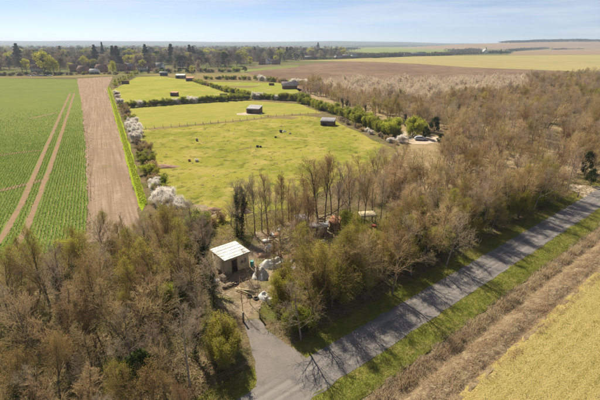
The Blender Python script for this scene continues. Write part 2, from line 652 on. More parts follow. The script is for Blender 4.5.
sheet('yard_track', [(247, 323), (260, 318), (262, 304), (300, 285), (345, 262), (372, 232), (330, 212), (290, 222), (255, 232), (240, 262), (205, 285), (212, 303), (232, 312)], 0.02, M_DIRT, 0.5, 1.5)

crop_px = [(-170, 79.2), (0, 78.2), (78, 79.5), (80, 86), (82, 100), (84, 130), (86.5, 160), (88, 200), (86, 235), (60, 252), (-60, 268), (-170, 270)]
sheet('crop_field', crop_px, 0.02, M_CROP, 0.6, 2.5)
sheet('bare_strip', [(77, 78.6), (112.5, 76.5), (107, 90), (113.5, 112), (121.5, 140), (131, 178), (139, 206), (136, 240), (84, 244), (87.5, 200), (84.5, 130), (81, 100), (78, 86)], 0.035, M_SOIL, 0.7, 1.2)
sheet('field_margin', [(107, 88), (110.5, 88), (118.5, 112), (130.5, 148), (147, 203), (142, 212), (138, 205), (132, 182), (121.5, 142), (113.3, 112)], 0.05, M_MARGIN, 0.3, 2.0)
past_px = [(140, 130), (150, 128.6), (240, 121), (300, 115), (330, 119), (396, 150), (387, 166), (340, 182), (290, 206), (225, 222), (188, 216), (165, 196), (150, 166)]
sheet('pasture', past_px, 0.02, M_PAST, 0.8, 3.0)
sheet('mown_pasture', [(126, 107), (245, 100.5), (300, 104), (322, 113), (300, 114.7), (240, 120.7), (150, 128.2), (139, 129.5)], 0.025, M_PAST2, 0.6, 3.0)
sheet('far_paddock', [(112, 90), (137, 77), (160, 76), (190, 80.5), (215, 88.5), (247, 99), (130, 105.5), (116, 98)], 0.03, M_PAST3, 0.8, 4.0)
sheet('worn_paddock', [(203, 81.5), (285, 83), (302, 90), (290, 96.5), (248, 96), (225, 90)], 0.03, M_PADD, 0.8, 4.0)
sheet('rough_grass', [(138, 75), (150, 73.8), (200, 73.6), (246, 73), (290, 80), (285, 82.5), (203, 81), (190, 79.5), (160, 75.6)], 0.025, M_SCRUB, 1.0, 4.0)
sheet('green_strip', [(232, 71.5), (246, 69.5), (290, 65.2), (300, 65.4), (297, 66.8), (252, 71.2), (243, 72.6)], 0.05, M_FARGREEN, 1.0, 6.0)
sheet('ploughed_field', [(246, 73), (252, 71.4), (300, 66), (333, 61.3), (375, 62), (420, 64.2), (450, 66.2), (472, 67.6), (600, 72.5), (720, 76), (720, 92), (420, 96), (300, 92), (290, 84)], 0.03, M_PLOUGH, 1.5, 8.0)
sheet('pale_field', [(300, 60.8), (335, 59.6), (375, 57.6), (450, 55.6), (520, 55.2), (600, 54.6), (760, 54.6), (760, 76), (600, 72.3), (472, 67.4), (450, 66), (420, 64), (375, 61.8), (333, 61.1)], 0.06, M_STUB, 2.0, 12.0)
sheet('tan_field', [(508, 54.9), (514, 51.5), (545, 49.5), (585, 49.2), (760, 48), (760, 54.3), (600, 54.4), (520, 55.0)], 0.1, M_TAN, 3.0, 20.0)
sheet('tan_hill_field', [(547, 47.4), (600, 46.8), (760, 46), (760, 45), (600, 45.4), (548, 45.6)], 0.2, M_TAN, 3.0, 30.0)
sheet('far_green_field', [(345, 50.5), (380, 54), (425, 53), (450, 51), (480, 49.5), (450, 47.6), (385, 47.2), (352, 48.4)], 0.1, M_FARGREEN, 3.0, 20.0)
sheet('distant_green_field', [(532, 48.2), (560, 47.6), (586, 48.2), (578, 49), (545, 49.3)], 0.25, M_FARGREEN, 3.0, 20.0)
sheet('lane_far', [(0, 76.4), (60, 76), (86, 75), (112, 74), (140, 74.6), (112, 75.6), (80, 77.4), (0, 78)], 0.04, M_SCRUB, 0.8, 5.0)
sheet('car_track', [(396, 134), (405, 131), (420, 135), (440, 137), (443, 142), (425, 144), (402, 143), (394, 139)], 0.03, M_GRAVEL, 0.8, 2.0)

sheet('wood_floor', [(300, 95), (345, 113), (400, 132), (394, 152), (386, 168), (372, 190), (395, 208), (400, 240), (460, 228), (530, 193), (560, 184), (600, 182), (720, 130), (720, 80), (600, 78), (440, 84), (350, 84), (318, 88)], 0.012, M_WFLOOR, 1.0, 3.0)

# wheel tracks worn through the crop: pairs of bare lines
for k, line in enumerate([[(70.5, 93), (66, 102), (46, 148), (25, 197), (8, 228), (-15, 262)], [(74.5, 93), (71.5, 102), (57, 148), (39, 197), (25, 232), (8, 262)]]):
    L, Rr = [], []
    pts = [Vector(P(*q)) for q in line]
    for i, q in enumerate(pts):
        dd = (pts[min(i + 1, len(pts) - 1)] - pts[max(i - 1, 0)]).normalized()
        nn = Vector((dd.y, -dd.x)) * 0.55
        L.append(q + nn)
        Rr.append(q - nn)
    sheet('wheel_track', L + Rr[::-1], 0.045, M_TRAM, 0.16, 1.5, world=True)
for line in [[(-60, 200), (0, 189), (48, 178), (49, 180), (0, 192), (-60, 204)], [(-60, 158), (0, 154.5), (40, 150), (40, 151), (0, 155.8), (-60, 160)], [(30, 118), (58, 112), (58, 112.6), (30, 119)]]:
    sheet('crop_gap', line, 0.04, M_TRAM, 0.4, 2.0)

# ------------------------------------------------------------------ plants: materials
M_BARK = plant_mat('grey_brown_bark', (0.13, 0.105, 0.075), (0.2, 0.165, 0.12), 0.0, 0.25, 2.5)
M_BARKP = plant_mat('pale_bark', (0.22, 0.19, 0.15), (0.3, 0.26, 0.21), 0.0, 0.2, 2.5)
M_TWIG = plant_mat('brown_twigs', (0.25, 0.17, 0.085), (0.35, 0.245, 0.125), 0.3, 0.3, 0.5)
M_TWIGT = plant_mat('tan_twigs', (0.44, 0.325, 0.165), (0.54, 0.41, 0.22), 0.3, 0.22, 0.5)
M_TWIGP = plant_mat('pinkish_grey_twigs', (0.33, 0.26, 0.185), (0.43, 0.345, 0.25), 0.3, 0.25, 0.5)
M_WOODP = plant_mat('pale_willow_twigs', (0.66, 0.56, 0.42), (0.74, 0.63, 0.48), 0.45, 0.12, 0.2)
M_TWIGV = plant_mat('grey_brown_twigs', (0.2, 0.165, 0.13), (0.27, 0.225, 0.175), 0.2, 0.3, 0.1)
M_BUD = plant_mat('olive_buds', (0.33, 0.325, 0.04), (0.42, 0.4, 0.06), 0.55, 0.3, 0.8)
M_BUDG = plant_mat('yellow_green_buds', (0.3, 0.31, 0.04), (0.4, 0.38, 0.07), 0.5, 0.2, 0.8)
M_BUDO = plant_mat('ochre_catkins', (0.36, 0.255, 0.08), (0.44, 0.32, 0.11), 0.4, 0.3, 0.8)
M_LEAF = plant_mat('spring_green_leaves', (0.22, 0.25, 0.035), (0.32, 0.34, 0.06), 0.55, 0.25, 0.8)
M_LEAFY = plant_mat('yellow_green_leaves', (0.33, 0.35, 0.04), (0.42, 0.42, 0.07), 0.55, 0.2, 0.8)
M_LEAFD = plant_mat('dark_ivy_leaves', (0.028, 0.05, 0.016), (0.055, 0.085, 0.022), 0.2, 0.3, 1.5)
M_CONIF = plant_mat('dark_conifer_needles', (0.022, 0.04, 0.022), (0.04, 0.062, 0.03), 0.1, 0.3, 0.4)
M_BLOS = plant_mat('white_blossom', (0.86, 0.82, 0.75), (0.78, 0.73, 0.66), 0.4, 0.1, 1.0)
M_WILLOW = plant_mat('weeping_willow_leaves', (0.38, 0.36, 0.03), (0.46, 0.42, 0.05), 0.45, 0.12, 0.3)
M_BRAMBLE = plant_mat('bramble_leaves', (0.12, 0.135, 0.03), (0.21, 0.195, 0.055), 0.4, 0.3, 0.7, (0.27, 0.19, 0.09))
M_REED = plant_mat('dry_reeds', (0.55, 0.42, 0.27), (0.62, 0.5, 0.33), 0.45, 0.0, 0.7, (0.44, 0.32, 0.19))
M_GRASS = plant_mat('grass_blades', (0.16, 0.18, 0.03), (0.25, 0.24, 0.05), 0.4, 0.0, 0.9, (0.36, 0.29, 0.11))
M_DRYG = plant_mat('dry_grass_blades', (0.42, 0.35, 0.15), (0.28, 0.265, 0.08), 0.4, 0.0, 0.6)
M_CROPL = plant_mat('crop_leaves', (0.105, 0.18, 0.03), (0.155, 0.22, 0.045), 0.35, 0.0, 0.2)

# ------------------------------------------------------------------ plants: growth


def rand_perp(rng, d):
    while True:
        v = Vector((rng.gauss(0, 1), rng.gauss(0, 1), rng.gauss(0, 1)))
        v -= d * v.dot(d)
        if v.length > 1e-3:
            return v.normalized()


def grow_tree(seed, height=12.0, r=0.16, bole=0.3, limbs=15, ratio=0.42, angle=45, lift=0.25, counts=(0, 6, 6, 4), lean=0.06, stems=1, crook=0.12, twig=0.013, spread0=0.25):
    """returns lists of segments by thickness class and the twig tips"""
    rng = random.Random(seed)
    cls = {6: [], 4: [], 3: [], 2: []}
    tips = []

    def branch(p, d, length, rad, level):
        nseg = (8, 5, 3, 2, 1)[level]
        k = (6, 4, 3, 2, 2)[level]
        pts = [p.copy()]
        rads = [rad]
        end = 0.28 if level == 0 else 0.4
        for i in range(nseg):
            jit = rand_perp(rng, d) * crook * (0.6 if level == 0 else 1.3)
            d = (d + jit + Vector((0, 0, lift * (0.25 if level == 0 else 0.5)))).normalized()
            p = p + d * (length / nseg)
            pts.append(p.copy())
            rads.append(rad * (1 - (1 - end) * (i + 1) / nseg))
        for i in range(nseg):
            cls[k].append((*pts[i], *pts[i + 1], rads[i], rads[i + 1]))
        if level >= 3:
            tips.append(tuple(pts[-1]))
        if level == 4:
            return
        n = limbs if level == 0 else counts[level]
        f0 = bole if level == 0 else 0.15
        for c in range(n):
            f = f0 + (1 - f0) * ((c + rng.random()) / max(1, n))
            f = min(f, 0.999)
            i = int(f * nseg)
            q = pts[i].lerp(pts[i + 1], f * nseg - i)
            dd = (pts[i + 1] - pts[i]).normalized()
            a = math.radians(angle * rng.uniform(0.6, 1.25) * (1.0 if level else (1.15 - 0.55 * f)))
            cd = (dd * math.cos(a) + rand_perp(rng, dd) * math.sin(a)).normalized()
            if level == 0:
                cl = length * ratio * (1.05 - 0.6 * ((f - f0) / (1 - f0))) * rng.uniform(0.7, 1.2)
            else:
                cl = length * (0.66, 0.7, 0.75, 0.8)[level] * (1.15 - 0.6 * f) * rng.uniform(0.6, 1.25)
            cr = max(twig, (rads[i] * (0.5 if level == 0 else 0.58)) if level < 2 else twig * (1.35 if level == 2 else 0.75))
            branch(q, cd, cl, cr, level + 1)

    for s in range(stems):
        az = rng.uniform(0, 6.283)
        sp = lean if stems == 1 else spread0 * rng.uniform(0.4, 1.2)
        d = Vector((math.cos(az) * sp, math.sin(az) * sp, 1)).normalized()
        base = Vector((0, 0, -0.15)) if stems == 1 else Vector((math.cos(az), math.sin(az), 0)) * rng.uniform(0.03, 0.12) + Vector((0, 0, -0.15))
        branch(base, d, height * (1 if stems == 1 else rng.uniform(0.7, 1.0)), r * (1 if stems == 1 else rng.uniform(0.6, 1.0)), 0)
    return cls, tips


PROTO = {}
PARTS = {}


def tree_parts(cls, tips, leaf=None, ivy=None, seed=1):
    """geometry for trunk, crown twigs, leaves, ivy"""
    tr, cr = Geo(), Geo()
    tr.segs(cls[6], 6)
    tr.segs(cls[4], 4)
    cr.segs(cls[3], 3)
    cr.segs(cls[2], 2)
    lv = iv = None
    if leaf:
        per, size, spread = leaf
        lv = Geo()
        t = np.array(tips)
        pts = np.repeat(t, per, axis=0) + NR.normal(size=(len(t) * per, 3)) * spread
        lv.leaves(pts, size * NR.uniform(0.6, 1.3, len(pts)), 0.7)
    if ivy:
        n, rad, top = ivy
        iv = Geo()
        s = np.array([q for q in cls[6]] + [q for q in cls[4] if NR.random() < 0.45])
        s = s[s[:, 2] < top]
        ln = np.linalg.norm(s[:, 3:6] - s[:, :3], axis=1)
        i = NR.choice(len(s), n, p=ln / ln.sum())
        f = NR.random((n, 1))
        c = s[i, :3] * (1 - f) + s[i, 3:6] * f + NR.normal(size=(n, 3)) * rad * (1.25 - 0.6 * np.clip(s[i, 2:3] / top, 0, 1))
        c[:, 2] = np.abs(c[:, 2])
        iv.leaves(c, NR.uniform(0.12, 0.24, n), 0.9)
    return tr, cr, lv, iv


def proto(key, h, name_parts, bark, twigm, leafm=None, leaf=None, ivy=None, **kw):
    cls, tips = grow_tree(height=h, **kw)
    tr, cr, lv, iv = tree_parts(cls, tips, leaf, ivy)
    parts = [('trunk', tr.mesh(key + '_trunk', bark)), ('crown', cr.mesh(key + '_crown', twigm))]
    if lv:
        parts.append(('leaves', lv.mesh(key + '_leaves', leafm)))
    if iv:
        parts.append(('ivy', iv.mesh(key + '_ivy', M_LEAFD)))
    top = max(v.co.z for v in parts[1][1].vertices)
    PROTO[key] = (top, parts)


# slender tall trees with a high crown
for i, sd in enumerate((3, 14, 25)):
    proto('slender%d' % i, 13, None, M_BARK, (M_TWIGP, M_TWIG, M_TWIGT)[i], seed=sd, r=0.15, bole=0.42, limbs=15, ratio=0.30, angle=36, lift=0.26, counts=(0, 6, 6, 3), crook=0.08)
# spreading bare trees
for i, sd in enumerate((41, 52, 63, 74)):
    proto('bare%d' % i, 11, None, (M_BARK, M_BARKP)[i % 2], (M_TWIG, M_TWIGP, M_TWIGT, M_TWIGP)[i], seed=sd, r=0.19, bole=0.2, limbs=15, ratio=0.46, angle=50, lift=0.13, counts=(0, 7, 6, 3), crook=0.14)
# thin-crowned trees showing trunk and limbs
for i, sd in enumerate((431, 442, 453)):
    proto('thin%d' % i, 11, None, (M_BARK, M_BARKP, M_BARK)[i], (M_TWIG, M_TWIGP, M_TWIGT)[i], seed=sd, r=0.17, bole=0.25, limbs=13, ratio=0.4, angle=44, lift=0.2, counts=(0, 6, 4, 2), crook=0.13, twig=0.015)
# several stems from one stool
for i, sd in enumerate((83, 94)):
    proto('stool%d' % i, 10.5, None, M_BARK, (M_TWIGT, M_TWIG)[i], seed=sd, r=0.11, bole=0.3, limbs=9, ratio=0.3, angle=38, lift=0.18, counts=(0, 6, 5, 2), stems=5, crook=0.1, spread0=0.36)
# trees coming into bud
for i, sd in enumerate((105, 116, 127)):
    proto('bud%d' % i, 9.5, None, M_BARK, M_TWIG, (M_BUD, M_BUDO, M_BUD)[i], (3, 0.085, 0.13), seed=sd, r=0.15, bole=0.15, limbs=14, ratio=0.46, angle=44, lift=0.25, counts=(0, 6, 6, 3), crook=0.15)
# ivy-clad
for i, sd in enumerate((138, 149)):
    proto('ivied%d' % i, 11, None, M_BARK, M_TWIGP, None, None, (2600, 0.32, 8.0), seed=sd, r=0.18, bole=0.25, limbs=13, ratio=0.4, angle=45, lift=0.2, counts=(0, 6, 6, 3), crook=0.16)
# big leafing sallows
for i, sd in enumerate((160, 171)):
    proto('sallow%d' % i, 6.5, None, M_BARK, M_TWIG, (M_BUD, M_LEAFY)[i], (4, 0.115, 0.17), seed=sd, r=0.1, bole=0.12, limbs=9, ratio=0.42, angle=42, lift=0.22, counts=(0, 5, 5, 3), stems=6, crook=0.14, spread0=0.55)
# pale willows
for i, sd in enumerate((351, 362)):
    proto('pale%d' % i, 8, None, M_BARKP, M_WOODP, seed=sd, r=0.1, bole=0.15, limbs=9, ratio=0.34, angle=36, lift=0.2, counts=(0, 6, 6, 3), stems=5, crook=0.1, twig=0.018, spread0=0.4)
# upright bright shrub
proto('upright', 5.5, None, M_BARK, M_TWIGT, M_BUDG, (1, 0.1, 0.25), seed=182, r=0.06, bole=0.15, limbs=8, ratio=0.28, angle=24, lift=0.35, counts=(0, 5, 5, 3), stems=9, crook=0.08, spread0=0.3)
# hedge bushes
for i, (sd, lm) in enumerate(((193, M_LEAF), (204, M_LEAFY), (215, M_LEAF))):
    proto('bush%d' % i, 3.0, None, M_BARK, M_TWIG, lm, (4, 0.13, 0.17), seed=sd, r=0.05, bole=0.1, limbs=8, ratio=0.45, angle=46, lift=0.15, counts=(0, 4, 5, 2), stems=7, crook=0.16, spread0=0.65)
for i, sd in enumerate((226, 237)):
    proto('blossom%d' % i, 3.0, None, M_BARK, M_TWIGP, M_BLOS, (6, 0.11, 0.17), seed=sd, r=0.05, bole=0.1, limbs=8, ratio=0.45, angle=46, lift=0.15, counts=(0, 4, 5, 2), stems=7, crook=0.16, spread0=0.65)
for i, (sd, tm) in enumerate(((248, M_TWIGT), (259, M_TWIGP))):
    proto('thorn%d' % i, 3.0, None, M_BARK, tm, seed=sd, r=0.05, bole=0.08, limbs=9, ratio=0.48, angle=48, lift=0.12, counts=(0, 5, 6, 4), stems=8, crook=0.18, spread0=0.65)


def blob_crown(key, h, bole, rx, n, size, mat, bark, shape='round', seed=0, lumps=26):
    """far tree: trunk, limbs and leaf-clump faces gathered in uneven lumps"""
    rng = np.random.default_rng(seed)
    tr = Geo()
    segs = [(0, 0, -0.3, 0, 0, h * 0.85, rx * 0.07, rx * 0.015)]
    cr = Geo()
    cs = []
    for i in range(lumps):
        if shape == 'cone':
            f = (i + rng.random()) / lumps
            z = h * (bole + (1 - bole) * f)
            rr = rx * (1 - f) ** 0.7 * rng.uniform(0.2, 0.75)
            lr = rx * (0.16 + 0.42 * (1 - f))
        else:
            th = math.acos(rng.uniform(-0.75, 1))
            z = h * (bole + (1 - bole) * 0.5 * (1 + math.cos(th) * 0.8))
            rr = rx * math.sin(th) * rng.uniform(0.4, 0.85)
            lr = rx * rng.uniform(0.25, 0.42)
        az = rng.uniform(0, 6.283)
        c = np.array([math.cos(az) * rr, math.sin(az) * rr, z])
        segs.append((0, 0, max(h * bole * 0.8, z - rr * 0.9), *c, rx * 0.025, rx * 0.008))
        m = n // lumps
        d = rng.normal(size=(m, 3))
        d /= np.linalg.norm(d, axis=1, keepdims=True)
        p = c + d * lr * rng.uniform(0.35, 1.05, (m, 1)) * (np.array([1, 1, 0.75]) if shape != 'weep' else np.array([0.8, 0.8, 1.0]))
        if shape == 'weep':
            p[:, 2] -= rng.random(m) ** 1.5 * h * 0.45 * (np.hypot(p[:, 0], p[:, 1]) / rx)
            p[:, 2] = np.maximum(p[:, 2], 0.5)
        cs.append(p)
    tr.segs(segs, 5)
    p = np.concatenate(cs)
    cr.leaves(p, size * rng.uniform(0.5, 1.3, len(p)), 0.7)
    parts = [('trunk', tr.mesh(key + '_trunk', bark)), ('crown', cr.mesh(key + '_crown', mat))]
    PROTO[key] = (h, parts)


blob_crown('conifer0', 24, 0.06, 5.2, 4200, 1.0, M_CONIF, M_BARK, 'cone', 5, 34)
blob_crown('conifer1', 22, 0.05, 4.2, 3800, 0.9, M_CONIF, M_BARK, 'cone', 6, 30)
blob_crown('willow', 15, 0.2, 6.0, 3400, 0.55, M_WILLOW, M_BARK, 'weep', 7, 22)
blob_crown('evergreen', 10, 0.05, 4.0, 2400, 0.5, M_LEAFD, M_BARK, 'round', 8, 24)
blob_crown('cypress', 5, 0.02, 1.5, 1800, 0.26, M_LEAFY, M_BARK, 'round', 9, 20)
blob_crown('leafing', 13, 0.2, 4.6, 2400, 0.5, M_BUD, M_BARK, 'round', 10, 24)
# big far bare trees (coarser twigs)
for i, (sd, tm) in enumerate(((301, M_TWIGV), (312, M_TWIGV), (323, M_TWIGP))):
    proto('parkbare%d' % i, 20, None, M_BARK, tm, seed=sd, r=0.4, bole=0.12, limbs=16, ratio=0.46, angle=52, lift=0.12, counts=(0, 7, 7, 4), crook=0.15, twig=0.085)


def add_tree(name, key, x, y, h, label, cat, group=None, rz=None, wide=1.0, z=0.0):
    top, parts = PROTO[key]
    s = h / top
    qa, qb = to_px(x, y), to_px(x, y, h)
    if cat in ('tree', 'bush') and (max(qa[0], qb[0]) < -14 or min(qa[0], qb[0]) > 614 or qb[1] > 402):
        return None
    root = empty(name, (x, y, z), R.uniform(0, 6.283) if rz is None else rz, (s * wide, s * wide, s))
    tag(root, label, cat, group)
    made = [obj(pn, me, root) for pn, me in parts]
    PARTS.setdefault(key, made)
    return root


def scatter(poly_px, n, mind, seed, world=False):
    """points inside a pixel outline, kept apart by mind metres"""
    rng = random.Random(seed)
    poly = [P(*q) for q in poly_px] if not world else poly_px
    x0, x1 = min(q[0] for q in poly), max(q[0] for q in poly)
    y0, y1 = min(q[1] for q in poly), max(q[1] for q in poly)
    out = []
    cell = {}
    tries = 0
    while len(out) < n and tries < n * 60:
        tries += 1
        q = (rng.uniform(x0, x1), rng.uniform(y0, y1))
        if not inside(q, poly):
            continue
        ci = (int(q[0] // mind), int(q[1] // mind))
        if any((q[0] - o[0]) ** 2 + (q[1] - o[1]) ** 2 < mind * mind for a in (-1, 0, 1) for b in (-1, 0, 1) for o in cell.get((ci[0] + a, ci[1] + b), ())):
            continue
        cell.setdefault(ci, []).append(q)
        out.append(q)
    return out


def pick(rng, table):
    s = rng.random() * sum(w for _, w in table)
    for k, w in table:
        s -= w
        if s <= 0:
            return k
    return table[-1][0]


KIND = {'slender': ('bare_tree', 'tall slender bare tree', 'tree'), 'bare': ('bare_tree', 'spreading bare tree', 'tree'), 'thin': ('bare_tree', 'thin-crowned bare tree', 'tree'), 'pale': ('willow_tree', 'pale pinkish-cream tree', 'tree'), 'stool': ('bare_tree', 'many-stemmed bare tan tree', 'tree'),
        'bud': ('budding_tree', 'olive budding tree', 'tree'), 'ivied': ('ivy_tree', 'bare tree clad in dark ivy', 'tree'), 'sallow': ('sallow_bush', 'rounded yellow-olive sallow bush', 'bush'),
        'bush': ('green_bush', 'leafy green bush', 'bush'), 'blossom': ('blossom_bush', 'white blossoming bush', 'bush'), 'thorn': ('thorn_bush', 'bare brown thorn bush', 'bush'),
        'evergreen': ('evergreen_tree', 'dark evergreen tree', 'tree'), 'conifer': ('conifer_tree', 'dark pointed conifer', 'tree'), 'parkbare': ('bare_tree', 'broad bare brown tree', 'tree'), 'leafing': ('budding_tree', 'yellow-green leafing tree', 'tree')}


def kind_of(key):
    return KIND[key.rstrip('0123456789')]


# ------------------------------------------------------------------ the wood left of the drive
left_px = [(-70, 318), (0, 296), (45, 286), (85, 266), (120, 246), (145, 228), (162, 213), (196, 238), (207, 262), (212, 290), (216, 318), (232, 350), (240, 385), (236, 405), (205, 440), (100, 470), (-140, 470)]
rng = random.Random(5)
for (x, y) in scatter(left_px, 118, 2.7, 21):
    px, py = to_px(x, y)
    edge = px < 165 and py < 300 - 0.42 * px + 22
    key = pick(rng, [('thin0', 2.2), ('thin1', 2.2), ('thin2', 2.2), ('slender0', 1), ('slender1', 1.4), ('stool0', 1.0), ('stool1', 1.6), ('bud0', 1.8), ('bud1', 2.8), ('bud2', 1.4), ('ivied0', 1.2), ('ivied1', 1.2), ('bare1', 0.5)])
    if px > 190:
        key = pick(rng, [('thin1', 2), ('thin2', 2), ('bare3', 1), ('ivied0', 2), ('ivied1', 1.5), ('thorn1', 1)])
    if 203 < px < 250 and py > 310:
        continue
    h = rng.uniform(6.5, 11.5)
    if edge:
        h = rng.uniform(4.5, 8.5)
    if 132 < px < 202 and py < 246:
        h = rng.uniform(2.6, 4.6)
    if px < 60 and not edge:
        h *= 1.12
    if py > 330:
        h *= 0.85
    if py > 405:
        h = min(h, 7.5)
    nm, lb, ct = kind_of(key)
    if key.startswith('thorn'):
        h *= 0.5
    where = 'at the crop field edge' if edge else ('in the wood beside the drive' if px > 185 else ("at the wood's bottom edge" if py > 345 else 'inside the left wood'))
    add_tree(nm, key, x, y, h, lb + ' ' + where, ct, 'group of ' + lb + ' ' + where, wide=rng.uniform(0.9, 1.15))

# ------------------------------------------------------------------ tall trees standing round the yard
tall = [(231, 226, 190), (237, 236, 178), (241.5, 238, 182), (255, 236, 172), (262, 232, 178), (268, 234, 172), (276, 226, 182), (283, 229, 170), (289, 222, 176), (297, 234, 180),
        (304, 222, 172), (313, 226, 158), (319, 231, 150), (325, 228, 147), (331, 224, 152), (338, 232, 158), (345, 220, 166), (350, 229, 160), (357, 225, 172), (364, 232, 168), (372, 222, 175),
        (379, 230, 170), (386, 222, 178), (247, 228, 196), (293, 246, 190), (309, 246, 186), (342, 208, 176), (270, 214, 182), (398, 226, 176), (406, 232, 180)]
for i, (bx, by, ty) in enumerate(tall):
    x, y = P(bx, by)
    key = 'slender%d' % (i % 3) if i % 4 else 'bare%d' % (i % 3)
    if i in (1, 2):
        key = 'ivied0'
    where = ('beside the white-roofed cabin' if bx < 262 else 'behind the tarpaulin heaps' if bx < 300 else 'against the pasture behind the junk yard' if bx < 350 else 'behind the pale lean-to roof')
    nm, lb, ct = kind_of(key)
    add_tree(nm, key, x, y, height_from(bx, by, ty), lb + ' ' + where, ct, 'group of ' + lb + ' ' + where)

for i, (bx, by, ty) in enumerate([(266, 262, 222), (274, 276, 236), (282, 270, 226), (288, 262, 218), (296, 272, 228), (301, 256, 214), (312, 258, 214), (322, 262, 216), (279, 249, 206), (292, 238, 192), (306, 234, 196), (248, 278, 246), (333, 250, 206), (258, 292, 262), (243, 312, 282), (250, 304, 276)]):
    x, y = P(bx, by)
    add_tree('bare_tree', ('thin0', 'slender1', 'thin2', 'thin1')[i % 4], x, y, height_from(bx, by, ty), 'thin bare tree growing up through the junk yard', 'tree', 'thin trees in the junk yard', wide=0.8)

# ------------------------------------------------------------------ belt of trees between yard, pasture and lane
belt = [((288, 318), (302, 326), 4), ((300, 312), (410, 268), 34), ((410, 268), (560, 196), 64)]
rng = random.Random(9)
for a, b, n in belt:
    for i in range(n):
        f = (i + rng.random()) / n
        bx = a[0] + (b[0] - a[0]) * f
        by = a[1] + (b[1] - a[1]) * f
        x, y = P(bx, by)
        off = rng.uniform(-0.8, 5.5)
        x -= RN.x * off
        y -= RN.y * off
        px, py = to_px(x, y)
        if px < 305:
            key = pick(rng, [('sallow0', 3), ('bush0', 2), ('bud1', 1)])
        elif px < 420:
            key = pick(rng, [('sallow0', 5), ('sallow1', 1.6), ('bud0', 2.2), ('bud1', 1.4), ('bud2', 1.2), ('bare2', 0.6)])
        else:
            key = pick(rng, [('bud0', 2.2), ('bud1', 1.4), ('bare2', 1.6), ('stool0', 2), ('ivied0', 1.6), ('ivied1', 1.3), ('sallow0', 2.2), ('sallow1', 0.5), ('bare0', 1), ('thorn0', 1), ('bush0', 1)])
        h = {'sallow': rng.uniform(4, 6.4), 'bush': rng.uniform(2.0, 3.4), 'thorn': rng.uniform(2.5, 4)}.get(key[:-1], rng.uniform(6.5, 10.5))
        nm, lb, ct = kind_of(key)
        where = 'by the mouth of the drive' if px < 305 else ('between yard and lane' if px < 420 else "along the lane's north verge")
        add_tree(nm, key, x, y, h, lb + ' ' + where, ct, 'group of ' + lb + ' ' + where)

